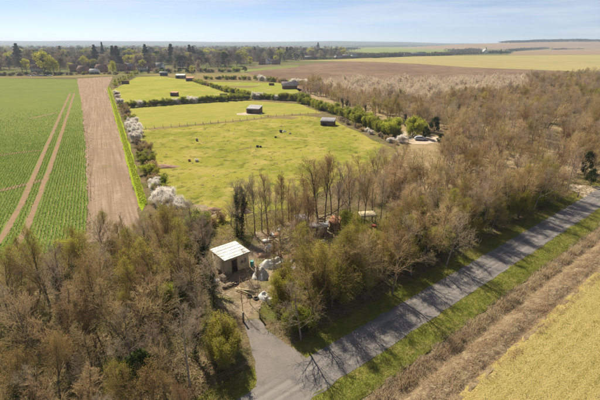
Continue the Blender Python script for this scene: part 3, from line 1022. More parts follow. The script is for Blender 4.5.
for i in range(20):
    u_ = 2 + i * 3.9 + rng.uniform(-1, 1)
    x, y = rw(u_, -rng.uniform(3.2, 6.0))
    key = ('thin0', 'bare2', 'thin2', 'slender1', 'thin1')[i % 5]
    nm, lb, ct = kind_of(key)
    add_tree(nm, key, x, y, rng.uniform(8.5, 11.0), lb + " along the lane's north verge", ct, 'group of ' + lb + " along the lane's north verge", wide=1.1)
named = [('sallow1', 341, 298, 252, 'bright yellow-green sallow bush between the junk yard and the lane, the greenest there', 'sallow_bush', 'bush', 1.15),
         ('sallow1', 357, 291, 254, 'yellow-green bush touching the greenest sallow on its lane side', 'sallow_bush', 'bush', 1.0),
         ('bush0', 351, 232, 212, 'vivid green bush between the junk shed and the pale lean-to roof', 'green_bush', 'bush', 1.2),
         ('sallow1', 290, 333, 304, 'fresh green bush hanging over the drive mouth from the lane corner', 'green_bush', 'bush', 0.9),
         ('bush0', 300, 330, 308, 'dark green bush at the corner of drive and lane', 'green_bush', 'bush', 1.2),
         ('upright', 222, 354, 312, 'upright yellow-green shrub beside the drive, left of its narrow end', 'upright_shrub', 'bush', 1.0),
         ('upright', 231, 345, 318, 'upright yellow-green shrub nearest the drive edge', 'upright_shrub', 'bush', 0.9),
         ('upright', 216, 366, 330, 'upright yellow-green shrub lowest of the bright clump by the drive', 'upright_shrub', 'bush', 1.0),
         ('upright', 236, 356, 328, 'upright yellow-green shrub at the grass corner of the drive', 'upright_shrub', 'bush', 1.0),
         ('upright', 211, 350, 318, 'upright yellow-green shrub deepest in the wood of the bright clump', 'upright_shrub', 'bush', 1.1),
         ('upright', 226, 372, 336, 'upright yellow-green shrub lowest right of the bright clump by the drive', 'upright_shrub', 'bush', 1.1),
         ('thin1', 301, 340, 272, 'bare tree at the lane corner throwing a branching shadow on the lane', 'bare_tree', 'tree', 1.1),
         ('thin0', 316, 331, 268, 'second bare tree right of the lane corner over the dark green bush', 'bare_tree', 'tree', 1.1),
         ('thin2', 392, 294, 226, 'bare tree on the verge below the taller evergreen', 'bare_tree', 'tree', 1.1),
         ('thin1', 446, 266, 205, 'bare pale-stemmed tree on the verge midway along the lane', 'bare_tree', 'tree', 1.1),
         ('evergreen', 402, 252, 216, 'dark ivy-green evergreen tree between the lean-to and the lane', 'evergreen_tree', 'tree', 0.7),
         ('evergreen', 412, 262, 232, 'dark evergreen bush leaning to the lane below the taller evergreen', 'evergreen_tree', 'tree', 0.8),
         ('evergreen', 240, 205, 186, 'small dark evergreen at the pasture corner beside the pale sheet', 'evergreen_tree', 'tree', 0.8),
         ('evergreen', 142, 400, 352, 'dark evergreen bush in the bottom of the left wood', 'evergreen_tree', 'tree', 0.9),
         ('evergreen', 112, 256, 240, 'dark ivy bush at the bare soil end of the wood', 'evergreen_tree', 'tree', 1.0),
         ('evergreen', 84, 276, 262, 'small dark ivy bush inside the wood near the crop field', 'evergreen_tree', 'tree', 1.0),
         ('evergreen', 35, 398, 366, 'dark evergreen bush at the bottom edge under bare trees', 'evergreen_tree', 'tree', 0.9),
         ('bush1', 72, 254, 238, 'bright green bush standing on the crop field edge of the wood', 'green_bush', 'bush', 1.2),
         ('bush1', 166, 308, 282, 'yellow-green bush glowing in a gap of the left wood', 'green_bush', 'bush', 0.9),
         ('evergreen', 478, 156, 145, 'dark holly tree amid the tan wood above the lane', 'evergreen_tree', 'tree', 0.8),
         ('evergreen', 584, 178, 150, 'tall dark ivy tree over the lane bend', 'evergreen_tree', 'tree', 0.45),
         ('evergreen', 590, 186, 168, 'dark evergreen bush beside the gravel gateway', 'evergreen_tree', 'tree', 0.8),
         ('bush1', 536, 206, 186, 'bright green bush on the verge short of the gravel gateway', 'green_bush', 'bush', 1.1),
         ('bush0', 522, 196, 178, 'mid-green bush in the tree belt above the lane', 'green_bush', 'bush', 1.0),
         ('evergreen', 425, 139, 126, 'dark round evergreen behind the parked car', 'evergreen_tree', 'tree', 1.0),
         ('evergreen', 434, 133, 116, 'tall dark evergreen behind the parked car', 'evergreen_tree', 'tree', 0.8),
         ('evergreen', 441, 146, 133, 'dark bush at the end of the sandy car track', 'evergreen_tree', 'tree', 1.0),
         ('bush1', 412, 136, 117, 'bright green tree-like bush at the sandy car track', 'green_bush', 'bush', 0.8),
         ('bush1', 421, 134, 118, 'second bright green bush beside the sandy car track', 'green_bush', 'bush', 0.7),
         ('bush0', 195, 232, 210, 'green bush among brambles behind the cabin', 'green_bush', 'bush', 1.2),
         ('blossom0', 400, 142, 134, 'grey-white blossoming bush between pasture corner and car track', 'blossom_bush', 'bush', 1.3)]
for key, bx, by, ty, lb, nm, ct, wd in named:
    x, y = P(bx, by)
    add_tree(nm, key, x, y, height_from(bx, by, ty), lb, ct, wide=wd)

# ------------------------------------------------------------------ the tan wood on the right: nearest as individuals, the rest one mass
wood_px = [(300, 93), (330, 100), (345, 112), (372, 118), (405, 128), (445, 134), (446, 146), (425, 150), (398, 156), (392, 168), (372, 188), (395, 205), (400, 240), (460, 226), (530, 190), (560, 175), (600, 178), (640, 172), (720, 120), (720, 80), (600, 78), (440, 84), (350, 84), (315, 86)]
pts = scatter(wood_px, 2700, 2.4, 33)
pts.sort(key=lambda q: q[1] + 0.2 * abs(q[0]))
rng = random.Random(13)


def hides_car(q):
    a = to_px(*q)
    return 402 < a[0] < 438 and 138 < a[1] < 184


pts = [q for q in pts if not hides_car(q)]
nearpts, farpts = pts[:140], pts[140:]
nearpts += scatter([(352, 196), (372, 178), (398, 158), (440, 150), (470, 160), (462, 200), (420, 212), (380, 212)], 46, 2.6, 35)
nearpts += scatter([(556, 170), (575, 178), (600, 176), (622, 168), (622, 140), (580, 146)], 22, 2.4, 36)
for (x, y) in nearpts:
    px, py = to_px(x, y)
    if hides_car((x, y)):
        continue
    key = pick(rng, [('bare0', 1.2), ('bare1', 1.6), ('bare2', 3.2), ('bare3', 2), ('stool0', 3), ('stool1', 1), ('bud1', 1.2), ('bud0', 0.7), ('ivied0', 0.5), ('thorn0', 1.2), ('thin0', 2), ('thin2', 2), ('slender2', 1.5), ('slender0', 1), ('pale0', 0.6)])
    nm, lb, ct = kind_of(key)
    h = rng.uniform(5.5, 10.5) * (0.5 if key.startswith('thorn') else 1)
    where = 'at the pasture corner' if px < 420 else 'in the tan wood'
    add_tree(nm, key, x, y, h, lb + ' ' + where, ct, 'group of ' + lb + ' ' + where, wide=rng.uniform(1.05, 1.4))


def scatter_mass(name, pts, keys, hr, label, cat, seed, wide=1.0):
    """one countless mass: trees of the given kinds set on points by geometry nodes"""
    rg_ = np.random.default_rng(seed)
    me = bpy.data.meshes.new(name)
    me.from_pydata([(x, y, 0.0) for x, y in pts], [], [])
    n = len(pts)
    # kinds stand in patches rather than evenly mixed
    f = np.array([mnoise.noise(Vector((x * 0.035, y * 0.035, seed))) * 0.9 + 0.5 for x, y in pts]) + rg_.normal(size=n) * 0.22
    idx = np.clip((f * len(keys)).astype(int), 0, len(keys) - 1)
    tops = np.array([PROTO[k][0] for k in keys])
    a = me.attributes.new('turn', 'FLOAT_VECTOR', 'POINT')
    rot = np.zeros((n, 3), np.float32)
    rot[:, 2] = rg_.uniform(0, 6.283, n)
    a.data.foreach_set('vector', rot.ravel())
    a = me.attributes.new('grow', 'FLOAT_VECTOR', 'POINT')
    lift_ = np.array([mnoise.noise(Vector((x * 0.05, y * 0.05, seed + 9))) for x, y in pts])
    sc = (np.clip(rg_.uniform(*hr, n) * (1 + 0.45 * lift_), hr[0] * 0.6, hr[1] * 1.3) / tops[idx]).astype(np.float32)
    a.data.foreach_set('vector', np.stack([sc * wide, sc * wide, sc], 1).astype(np.float32).ravel())
    a = me.attributes.new('which', 'INT', 'POINT')
    a.data.foreach_set('value', idx.astype(np.int32))
    o = obj(name, me)
    ng = bpy.data.node_groups.new(name, 'GeometryNodeTree')
    ng.interface.new_socket('Geometry', in_out='INPUT', socket_type='NodeSocketGeometry')
    ng.interface.new_socket('Geometry', in_out='OUTPUT', socket_type='NodeSocketGeometry')
    gi, go = ng.nodes.new('NodeGroupInput'), ng.nodes.new('NodeGroupOutput')
    jn = ng.nodes.new('GeometryNodeJoinGeometry')

    def attr(nm, ty):
        nd = ng.nodes.new('GeometryNodeInputNamedAttribute')
        nd.data_type = ty
        nd.inputs['Name'].default_value = nm
        return nd.outputs['Attribute']

    at, ag, aw = attr('turn', 'FLOAT_VECTOR'), attr('grow', 'FLOAT_VECTOR'), attr('which', 'INT')
    for k, key in enumerate(keys):
        cmp = ng.nodes.new('FunctionNodeCompare')
        cmp.data_type = 'INT'
        cmp.operation = 'EQUAL'
        ng.links.new(aw, cmp.inputs[2])
        cmp.inputs[3].default_value = k
        pj = ng.nodes.new('GeometryNodeJoinGeometry')
        for po in PARTS[key]:
            oi = ng.nodes.new('GeometryNodeObjectInfo')
            oi.transform_space = 'ORIGINAL'
            oi.inputs['Object'].default_value = po
            ng.links.new(oi.outputs['Geometry'], pj.inputs[0])
        ip = ng.nodes.new('GeometryNodeInstanceOnPoints')
        ng.links.new(gi.outputs[0], ip.inputs['Points'])
        ng.links.new(cmp.outputs[0], ip.inputs['Selection'])
        ng.links.new(pj.outputs[0], ip.inputs['Instance'])
        ng.links.new(at, ip.inputs['Rotation'])
        ng.links.new(ag, ip.inputs['Scale'])
        ng.links.new(ip.outputs[0], jn.inputs[0])
    ng.links.new(jn.outputs[0], go.inputs[0])
    md = o.modifiers.new('scatter', 'NODES')
    md.node_group = ng
    tag(o, label, cat, kind='stuff')
    return o


pale_px = [(330, 97), (370, 102), (420, 105), (520, 96), (530, 80), (440, 84), (350, 84), (315, 86)]
pale_poly = [P(*q) for q in pale_px]
fa = [q for q in farpts if not inside(q, pale_poly)]
fb = [q for q in farpts if inside(q, pale_poly)]
for key, bx, by, ty, lb in [('pale0', 352, 98, 82, 'pale cream willow standing over the ploughed field, left one'), ('pale1', 392, 98, 80, 'pale cream willow standing over the ploughed field, right one')]:
    x, y = P(bx, by)
    add_tree('willow_tree', key, x, y, height_from(bx, by, ty), lb, 'tree', wide=1.2)
scatter_mass('woodland', fa, ['bare1', 'slender0', 'thin1', 'bud1', 'stool0', 'bare2', 'thin1', 'ivied1', 'stool0', 'slender2', 'bare3', 'bud0'], (6.0, 10.5), 'dense tan leafless wood filling the ground right of the pasture', 'wood', 3, 1.2)
scatter_mass('willow_scrub', fb, ['pale0', 'pale1'], (5.5, 8.5), 'pale cream willow scrub along the ploughed field', 'scrub', 5, 1.25)

# ------------------------------------------------------------------ hedges: every bush its own thing
rng = random.Random(17)


def bush_row(a, b, n, table, hr, where, spread=0.8, wide=1.1):
    A, B = Vector(P(*a)), Vector(P(*b))
    for i in range(n):
        q = A.lerp(B, (i + rng.uniform(0.2, 0.8)) / n)
        x, y = q.x + rng.uniform(-spread, spread), q.y + rng.uniform(-spread, spread)
        key = pick(rng, table)
        if key == 'cypress':
            nm, lb, ct = 'hedge_shrub', 'yellow-green hedge shrub', 'bush'
        else:
            nm, lb, ct = kind_of(key)
        add_tree(nm, key, x, y, rng.uniform(*hr), lb + ' ' + where, ct, lb + ' ' + where, wide=wide * rng.uniform(0.85, 1.25))


green = [('bush0', 3), ('bush1', 2), ('bush2', 3), ('blossom0', 1), ('thorn0', 0.7)]
bush_row((113, 88), (138, 73.5), 13, [('cypress', 1)], (4.5, 6.0), 'in the tall far-paddock hedge', 0.6, 1.2)
bush_row((129, 107.5), (162, 105), 9, green, (2.6, 3.8), 'in the far paddock hedge', 0.7, 1.2)
bush_row((162, 105), (205, 102), 12, [('bush0', 3), ('bush2', 3), ('blossom0', 2), ('blossom1', 1)], (2.8, 4.0), 'in the far paddock hedge', 0.7, 1.2)
bush_row((205, 102), (248, 99.5), 12, [('bush0', 3), ('bush2', 3), ('bush1', 1)], (3.0, 4.4), 'in the far paddock hedge', 0.7, 1.2)
bush_row((190, 80.5), (225, 91), 18, [('bush0', 2), ('bush1', 3), ('thorn0', 1)], (2.4, 3.6), 'in the slanting hedge', 0.7, 1.2)
bush_row((225, 91), (250, 97.5), 12, [('bush0', 2), ('bush1', 2), ('thorn0', 1)], (2.8, 4.2), 'in the slanting hedge', 0.7, 1.2)
bush_row((250, 98), (305, 101), 16, [('bush0', 3), ('bush2', 3), ('blossom0', 2), ('blossom1', 1)], (3.2, 5.0), 'in the hedge behind the shelter', 1.0, 1.2)
bush_row((303, 103), (345, 117), 14, [('bush0', 2), ('bush1', 3), ('blossom1', 1), ('bush2', 2)], (3.4, 5.5), 'in the hedge above the small shelter', 1.2, 1.15)
bush_row((345, 118), (400, 138), 13, [('bush1', 4), ('bush0', 2), ('bush2', 1)], (4.2, 6.5), 'in the bright woodside hedge', 1.0, 1.0)
bush_row((338, 120), (402, 146), 14, [('thorn1', 3), ('blossom0', 1.2), ('thorn0', 1)], (1.2, 2.4), 'in the low grey scrub along the pasture edge', 0.8, 1.4)
bush_row((205, 79.2), (262, 80), 12, [('bush0', 1), ('bush2', 2), ('thorn1', 2), ('evergreen', 1)], (2.6, 4.2), 'in the dark hedge along the ploughed field', 0.8, 1.5)
bush_row((262, 80.5), (322, 87), 14, [('blossom0', 1.6), ('blossom1', 1), ('thorn0', 1.6), ('thorn1', 2), ('bush2', 2)], (3.2, 5.5), 'in the hedge behind the barn', 1.0, 1.4)
# scrub strip beside the bare soil
bush_row((115, 93), (121, 104), 8, [('blossom0', 2), ('blossom1', 1), ('thorn1', 2)], (1.8, 3.0), 'at the far end of the field margin', 0.8, 1.3)
bush_row((122.5, 106), (130, 122), 8, [('thorn0', 3), ('thorn1', 2), ('bush2', 1)], (2.2, 3.6), 'in the scrub strip', 0.8, 1.2)
bush_row((131, 124), (138.5, 142), 8, [('blossom0', 3), ('blossom1', 3), ('thorn1', 1)], (2.2, 3.6), 'in the scrub strip', 0.7, 1.1)
bush_row((141, 146), (152, 178), 12, [('thorn0', 3), ('bush1', 1.6), ('thorn1', 1.6), ('bush2', 1)], (2.2, 3.8), 'in the scrub strip', 0.8, 1.2)
bush_row((154, 182), (164, 202), 8, [('thorn0', 2), ('bush2', 1), ('blossom1', 1)], (2.2, 3.6), 'at the near end of the scrub strip', 0.8, 1.1)
for bx, by, ty, lb in [(164, 205, 187, 'white blossoming blackthorn at the pasture corner, the largest one'), (172, 209, 190, 'white blossoming blackthorn right of the largest one'), (181, 214, 199, 'low white blossoming blackthorn nearest the rubble heap'),
                       (158, 202, 188, 'white blossoming blackthorn left of the largest one'), (292, 84.5, 78, 'round white blossoming tree behind the pale-roofed barn')]:
    x, y = P(bx, by)
    add_tree('blossom_bush', 'blossom%d' % (int(bx) % 2), x, y, height_from(bx, by, ty), lb, 'bush', wide=1.15)
for bx, by in [(176, 222), (186, 226), (205, 229), (213, 224), (183, 236), (197, 243), (222, 220), (192, 252)]:
    x, y = P(bx, by)
    add_tree('thorn_bush', pick(rng, [('thorn0', 2), ('thorn1', 1), ('bush2', 1)]), x, y, rng.uniform(1.8, 3.2), 'low scrubby bush in the rough corner behind the cabin', 'bush', 'scrub behind the cabin', wide=1.3)

# ------------------------------------------------------------------ ground cover that nobody could count
rg = np.random.default_rng(23)


def tufts(pts, n_blade, h, spread, width, zf=None, lean=0.35):
    """upright grass blades: one tapering triangle each"""
    p = np.repeat(np.asarray(pts, float).reshape(-1, 3), n_blade, axis=0)
    n = len(p)
    p[:, :2] += rg.normal(size=(n, 2)) * spread
    hh = h * rg.uniform(0.5, 1.25, (n, 1))
    a = rg.uniform(0, 6.283, n)
    side = np.stack([np.cos(a), np.sin(a), np.zeros(n)], 1) * width
    tip = p + np.concatenate([rg.normal(size=(n, 2)) * lean * hh, hh], 1)
    g = Geo()
    g.add(np.stack([p - side, p + side, tip], 1), None, (np.arange(n) * 3)[:, None] + np.array([[0, 1, 2]]))
    return g


drive_poly = [P(*q) for q in [(242, 319), (249, 345), (255, 365), (256, 388), (284, 374), (303, 361), (299, 352), (284, 342), (270, 330), (257, 317)]]


def strip_pts(w0, w1, u0, u1, n, zoff=0.0):
    us, ws = rg.uniform(u0, u1, n), rg.uniform(w0, w1, n)
    return [(*rw(u, w), ditch_z(w) + zoff) for u, w in zip(us, ws) if not inside(rw(u, w), drive_poly)]


o = obj('grass', tufts(strip_pts(-2.9, -0.05, -30, 110, 9000), 4, 0.22, 0.12, 0.022).mesh('grass', M_GRASS))
tag(o, 'green verge grass along the shaded north side of the lane', 'grass', kind='stuff')
o = obj('grass', tufts(strip_pts(4.3, 7.4, -12, 110, 12000), 4, 0.2, 0.12, 0.022).mesh('grass', M_GRASS))
tag(o, 'sunlit green verge grass between the lane and the dry reeds', 'grass', kind='stuff')
# dry reeds standing along the ditch, in uneven tussocks
rp = []
for _ in range(5200):
    u = rg.uniform(-12, 115)
    w = rg.normal(8.15, 0.42)
    if mnoise.noise(Vector((u * 0.45, 5.0, 0))) + rg.normal() * 0.25 > -0.05:
        rp.append((*rw(u, w), ditch_z(w)))
o = obj('dry_reeds', tufts(rp, 6, 0.62, 0.2, 0.02, lean=0.4).mesh('dry_reeds', M_REED))
tag(o, 'dry straw-coloured reeds standing along the roadside ditch', 'reeds', kind='stuff')
rp = []
for _ in range(11000):
    u, w = rg.uniform(-8, 115), rg.uniform(9.4, 13.9)
    if mnoise.noise(Vector((u * 0.5, w * 0.9, 0))) + rg.normal() * 0.15 > 0.0:
        rp.append((*rw(u, w), ditch_z(w)))
o = obj('dry_grass', tufts(rp, 7, 0.32, 0.2, 0.02, lean=0.7).mesh('dry_grass', M_REED))
tag(o, 'flattened dry grass on the brown strip beyond the reeds', 'grass', kind='stuff')
o = obj('field_grass', tufts([q for q in strip_pts(13.0, 38, -6, 62, 24000, 0.03) if math.sin(uw(q[0], q[1])[1] * 5.6 + 2.2 * mnoise.noise(Vector((q[0] * 0.08, q[1] * 0.08, 0)))) + rg.normal() * 0.5 > -0.1], 4, 0.12, 0.15, 0.022, lean=0.8).mesh('field_grass', M_DRYG))
tag(o, 'short yellowing grass of the near corner field', 'grass', kind='stuff')

# crop plants in drilled rows, near part of the field
cp = []
cpoly = [Vector(P(*q)) for q in crop_px]
cpoly_t = [(q.x, q.y) for q in cpoly]
rn = Vector((-ROWDIR.y, ROWDIR.x))
tr_lines = [[Vector(P(*q)) for q in l] for l in ([(66, 102), (46, 148), (25, 197), (8, 228), (-15, 262)], [(71.5, 102), (57, 148), (39, 197), (25, 232), (8, 262)])]


def near_track(q):
    for l in tr_lines:
        for a, b in zip(l, l[1:]):
            d = b - a
            f = max(0, min(1, (q - a).dot(d) / d.length_squared))
            if (q - (a + d * f)).length < 0.7:
                return True
    return False


for r_i in range(-200, 60):
    base = ROW_B + rn * (r_i * 0.62)
    s = -30.0
    while s < 165:
        s += rg.uniform(0.22, 0.5) * (1 if s < 60 else 1 + (s - 60) / 60)
        q = base + ROWDIR * s + rn * rg.normal() * 0.06
        px, py = to_px(q.x, q.y)
        over = px - (84 + (py - 130) * 0.05)
        if rg.random() < (s - 40) / 125:
            continue
        if px < -6 or py > 262 or near_track(q) or not (inside((q.x, q.y), cpoly_t) or (0 <= over < 9 and 95 < py < 240 and rg.random() < 0.4 * (1 - over / 9))):
            continue
        if mnoise.noise(Vector((q.x * 0.12, q.y * 0.12, 2.0))) + 0.5 * rg.normal() < -1.0 + (0.6 if px > 80 else 0):
            continue
        cp.append((q.x, q.y, 0.02))
g = Geo()
cpn = np.array(cp)
for k in range(4):
    c = cpn + np.concatenate([rg.normal(size=(len(cpn), 2)) * 0.09, rg.uniform(0.06, 0.24, (len(cpn), 1))], 1)
    g.leaves(c, rg.uniform(0.16, 0.3, len(c)), 0.5, 0.8)
o = obj('crop_rows', g.mesh('crop_rows', M_CROPL))
tag(o, 'young green crop plants growing in drilled rows', 'crop', kind='stuff')

# rank tussocks in the pasture
tp = [(*q, 0.02) for q in scatter(past_px, 1500, 1.2, 71) if mnoise.noise(Vector((q[0] * 0.07, q[1] * 0.07, 0))) + rg.normal() * 0.2 > 0.1]
o = obj('pasture_tussocks', tufts(tp, 14, 0.22, 0.28, 0.035, lean=0.5).mesh('pasture_tussocks', M_GRASS))
tag(o, 'darker grass tussocks dotted over the main pasture', 'grass', kind='stuff')
mh = [Vector(P(*q)) for q in [(108.6, 88), (116, 112), (126.5, 148), (143.5, 204)]]
hv = []
for a, b in zip(mh, mh[1:]):
    d = b - a
    n_ = int(d.length * 62)
    f = rg.random(n_)
    side = Vector((d.y, -d.x)).normalized()
    pos_ = np.array([(a.x + d.x * k, a.y + d.y * k) for k in f])
    wob = np.array([mnoise.noise(Vector((q[0] * 0.5, q[1] * 0.5, 0))) for q in pos_])
    th = rg.uniform(-1.2, 1.2, n_)
    rr_ = rg.uniform(0.75, 1.05, n_)
    off = np.sin(th) * rr_ * (0.75 + 0.2 * wob)
    zz = np.cos(th) * rr_ * (1.1 + 0.35 * wob) + 0.1
    hv.append(np.stack([pos_[:, 0] + side.x * off, pos_[:, 1] + side.y * off, np.maximum(zz, 0.05)], 1))
g = Geo()
hv = np.concatenate(hv)
g.leaves(hv, rg.uniform(0.16, 0.34, len(hv)), 0.7)
tag(obj('clipped_hedge', g.mesh('clipped_hedge', M_LEAFY)), 'low bright yellow-green hedge running beside the bare soil strip', 'hedge')

# brambles, dead stalks and fallen twigs under the trees
def undergrowth(name, poly, n, mind, seed, label, mat, h=0.55, leaf=0.2, per=46):
    g = Geo()
    for (x, y) in scatter(poly, n, mind, seed):
        s = rg.uniform(0.6, 1.5)
        m = int(per * s)
        d = rg.normal(size=(m, 3)) * np.array([0.55, 0.55, 0.3]) * s
        d[:, 2] = np.abs(d[:, 2]) * h * 2.2
        g.leaves(d + np.array([x, y, 0.0]), leaf * rg.uniform(0.6, 1.3, m), 0.6)
    o = obj(name, g.mesh(name, mat))
    tag(o, label, 'undergrowth', kind='stuff')


undergrowth('brambles', left_px, 620, 0.9, 81, 'low brambles and weeds on the floor of the left wood', M_BRAMBLE)
undergrowth('brambles', [(262, 302), (300, 330), (420, 276), (560, 200), (600, 182), (590, 170), (470, 218), (372, 215), (330, 205), (300, 210), (250, 222), (300, 250)], 620, 1.0, 82, 'low brambles under the trees between yard and lane', M_BRAMBLE)
undergrowth('rough_grass_tufts', [(165, 198), (190, 217), (225, 223), (290, 207), (300, 218), (262, 232), (232, 236), (208, 245), (195, 240), (176, 226)], 260, 0.8, 83, 'rank grass and weeds round the back of the cabin', M_BUD, 0.35, 0.16)


def fallen_twigs(name, poly, n, seed, label):
    g = Geo()
    s = []
    for (x, y) in scatter(poly, n, 0.25, seed):
        a = rg.uniform(0, 6.283)
        l = rg.uniform(0.5, 2.4)
        z0, z1 = rg.uniform(0.02, 0.3), rg.uniform(0.05, 1.0)
        s.append((x, y, z0, x + math.cos(a) * l, y + math.sin(a) * l, z1, 0.022, 0.008))
    g.segs(s, 3)
    tag(obj(name, g.mesh(name, M_TWIGT)), label, 'deadwood', kind='stuff')


fallen_twigs('fallen_twigs', left_px, 2600, 84, 'fallen twigs and dead stems strewn through the left wood')
fallen_twigs('fallen_twigs', [(205, 232), (262, 226), (330, 212), (380, 226), (345, 268), (262, 306), (215, 300)], 700, 85, 'dead stalks and twigs littering the junk yard')

# ------------------------------------------------------------------ man-made things
def px_angle(a, b):
    A, B = P(*a), P(*b)
    return math.atan2(B[1] - A[1], B[0] - A[0])


def part(name, parent, build, mat, smooth=False, label=None):
    g = Geo()
    build(g)
    o = obj(name, g.mesh(name, mat, smooth=smooth), parent)
    if label:
        o['label'] = label
    return o


M_WHITE = solid('weathered_white_sheet', (0.62, 0.63, 0.65), (0.38, 0.37, 0.36), 1.6, 0.6)
M_TARP = solid('grey_white_tarpaulin', (0.52, 0.51, 0.48), (0.26, 0.27, 0.26), 1.1, 0.55, 0.4)
M_TANW = solid('tan_painted_boards', (0.62, 0.53, 0.38), (0.46, 0.38, 0.26), 1.8, 0.8)
M_DARK = solid('dark_opening', (0.025, 0.024, 0.022), (0.05, 0.045, 0.04), 2.0, 0.6)
M_GLASS = solid('dusty_glass', (0.06, 0.07, 0.08), (0.12, 0.13, 0.14), 2.0, 0.15, spec=0.6)
M_BROWN = solid('brown_timber', (0.15, 0.085, 0.055), (0.22, 0.13, 0.085), 2.0, 0.85)
M_RUST = solid('rusty_sheet', (0.25, 0.1, 0.05), (0.33, 0.17, 0.09), 2.2, 0.8)
M_ROOFG = solid('pale_corrugated_roof', (0.22, 0.22, 0.24), (0.14, 0.13, 0.125), 0.9, 0.55)
M_ROOFP = solid('pinkish_fibre_roof', (0.5, 0.42, 0.38), (0.38, 0.31, 0.28), 0.5, 0.8)
M_WOODJ = solid('grey_timber', (0.33, 0.27, 0.2), (0.21, 0.17, 0.125), 3.0, 0.85)
M_YELLOWB = solid('pale_yellow_board', (0.42, 0.36, 0.23), (0.31, 0.26, 0.16), 2.0, 0.75)
M_BLUED = solid('dark_blue_sheet', (0.045, 0.055, 0.085), (0.09, 0.1, 0.13), 1.5, 0.5, 0.3)
M_TYRE = solid('black_rubber', (0.03, 0.03, 0.03), (0.06, 0.055, 0.05), 4.0, 0.8)
M_SILVER = solid('silver_blue_paint', (0.42, 0.46, 0.54), (0.36, 0.40, 0.48), 1.0, 0.3, spec=0.6)
M_RUBBLE = solid('rubble_earth', (0.35, 0.22, 0.15), (0.24, 0.15, 0.10), 2.0, 0.95, 0.8)
M_TEAL = solid('teal_plastic', (0.06, 0.28, 0.26), (0.1, 0.33, 0.3), 2.0, 0.5)
M_RED = solid('dull_red_paint', (0.3, 0.05, 0.035), (0.22, 0.05, 0.04), 2.0, 0.6)
M_POST = solid('split_timber_post', (0.2, 0.16, 0.115), (0.29, 0.24, 0.18), 4.0, 0.9)
M_WIRE = solid('grey_wire', (0.25, 0.25, 0.25), (0.18, 0.17, 0.16), 2.0, 0.5)


def corrugated(g, x0, x1, y0, y1, zf, thick=0.04, pitch=0.3, amp=0.035):
    """ridged sheet roof; ridges run along y; zf(x, y) gives its height"""
    n = max(2, int((x1 - x0) / (pitch / 2)))
    v = []
    for i in range(n + 1):
        x = x0 + (x1 - x0) * i / n
        dz = amp if i % 2 else 0
        for y in (y0, y1):
            v.append((x, y, zf(x, y) + dz))
        for y in (y0, y1):
            v.append((x, y, zf(x, y) + dz - thick))
    q = []
    for i in range(n):
        a, b = i * 4, i * 4 + 4
        q += [(a, b, b + 1, a + 1), (a + 3, b + 3, b + 2, a + 2), (a + 2, b + 2, b, a), (a + 1, b + 1, b + 3, a + 3)]
    q += [(0, 1, 3, 2), (n * 4 + 2, n * 4 + 3, n * 4 + 1, n * 4)]
    g.add(v, q)


def board_walls(root, w, d, h, mat, bw=0.22, gap=0.012, skip=(), name='wall_board'):
    """each wall: a recessed backing and proud upright boards, every board a child"""
    me_cache = {}

    def board(bh, width):
        key = (round(bh, 2), round(width, 2))
        if key not in me_cache:
            gg = Geo()
            gg.box(-width / 2 + gap, width / 2 - gap, -0.02, 0.02, 0, bh)
            me_cache[key] = gg.mesh('board', mat)
        return me_cache[key]

    for side in range(4):
        if side in skip:
            continue
        length = w if side % 2 == 0 else d
        n = max(2, int(round(length / bw)))
        ww = length / n
        for i in range(n):
            s = -length / 2 + ww * (i + 0.5)
            x, y, rz = {0: (s, -d / 2 - 0.02, 0), 1: (w / 2 + 0.02, s, math.pi / 2), 2: (s, d / 2 + 0.02, 0), 3: (-w / 2 - 0.02, s, math.pi / 2)}[side]
            hh = h(x, y) if callable(h) else h
            obj(name, board(hh, ww), root, (x, y, 0), (0, 0, rz))


# the white-roofed cabin
c4 = [Vector(P(*q, 2.75)) for q in [(210, 249), (234, 241), (250, 251), (226, 260)]]
ctr = sum(c4, Vector((0, 0))) / 4
ang = math.atan2(*(c4[2] - c4[3] + c4[1] - c4[0]).yx)
cab = empty('cabin', (ctr.x, ctr.y, 0), ang)
tag(cab, 'small square cabin with white flat roof and tan boarded walls', 'cabin')
CW, CD = 4.0, 3.9


def cabin_body(g):
    g.box(-CW / 2, CW / 2, -CD / 2, CD / 2, 0, 2.5)


part('wall', cab, cabin_body, M_TANW)
for side in range(4):
    length = CW if side % 2 == 0 else CD
    for i in range(9):
        gg_key = ('weatherboard', side % 2)
        z = 0.14 + i * 0.262
        if gg_key not in MATS:
            gg = Geo()
            gg.box(-length / 2, length / 2, -0.014, 0.014, -0.118, 0.118)
            MATS[gg_key] = gg.mesh('weatherboard', M_TANW)
        x, y, rz = {0: (0, -CD / 2 - 0.014, 0), 1: (CW / 2 + 0.014, 0, math.pi / 2), 2: (0, CD / 2 + 0.014, 0), 3: (-CW / 2 - 0.014, 0, math.pi / 2)}[side]
        obj('weatherboard', MATS[gg_key], cab, (x, y, z), (0.06 if side in (0,) else 0, 0, rz))


def cabin_roof(g):
    x0, x1, y0, y1 = -CW / 2 - 0.22, CW / 2 + 0.22, -CD / 2 - 0.22, CD / 2 + 0.22
    n = 8
    v = []
    for i in range(n + 1):
        for j in range(n + 1):
            x = x0 + (x1 - x0) * i / n
            y = y0 + (y1 - y0) * j / n
            z = 2.66 + 0.05 * mnoise.noise(Vector((x, y, 1))) + (0.07 * (y - y0) / (y1 - y0))
            v.append((x, y, z))
    idx = np.arange((n + 1) ** 2).reshape(n + 1, n + 1)
    g.add(v, np.stack([idx[:-1, :-1], idx[1:, :-1], idx[1:, 1:], idx[:-1, 1:]], -1).reshape(-1, 4))


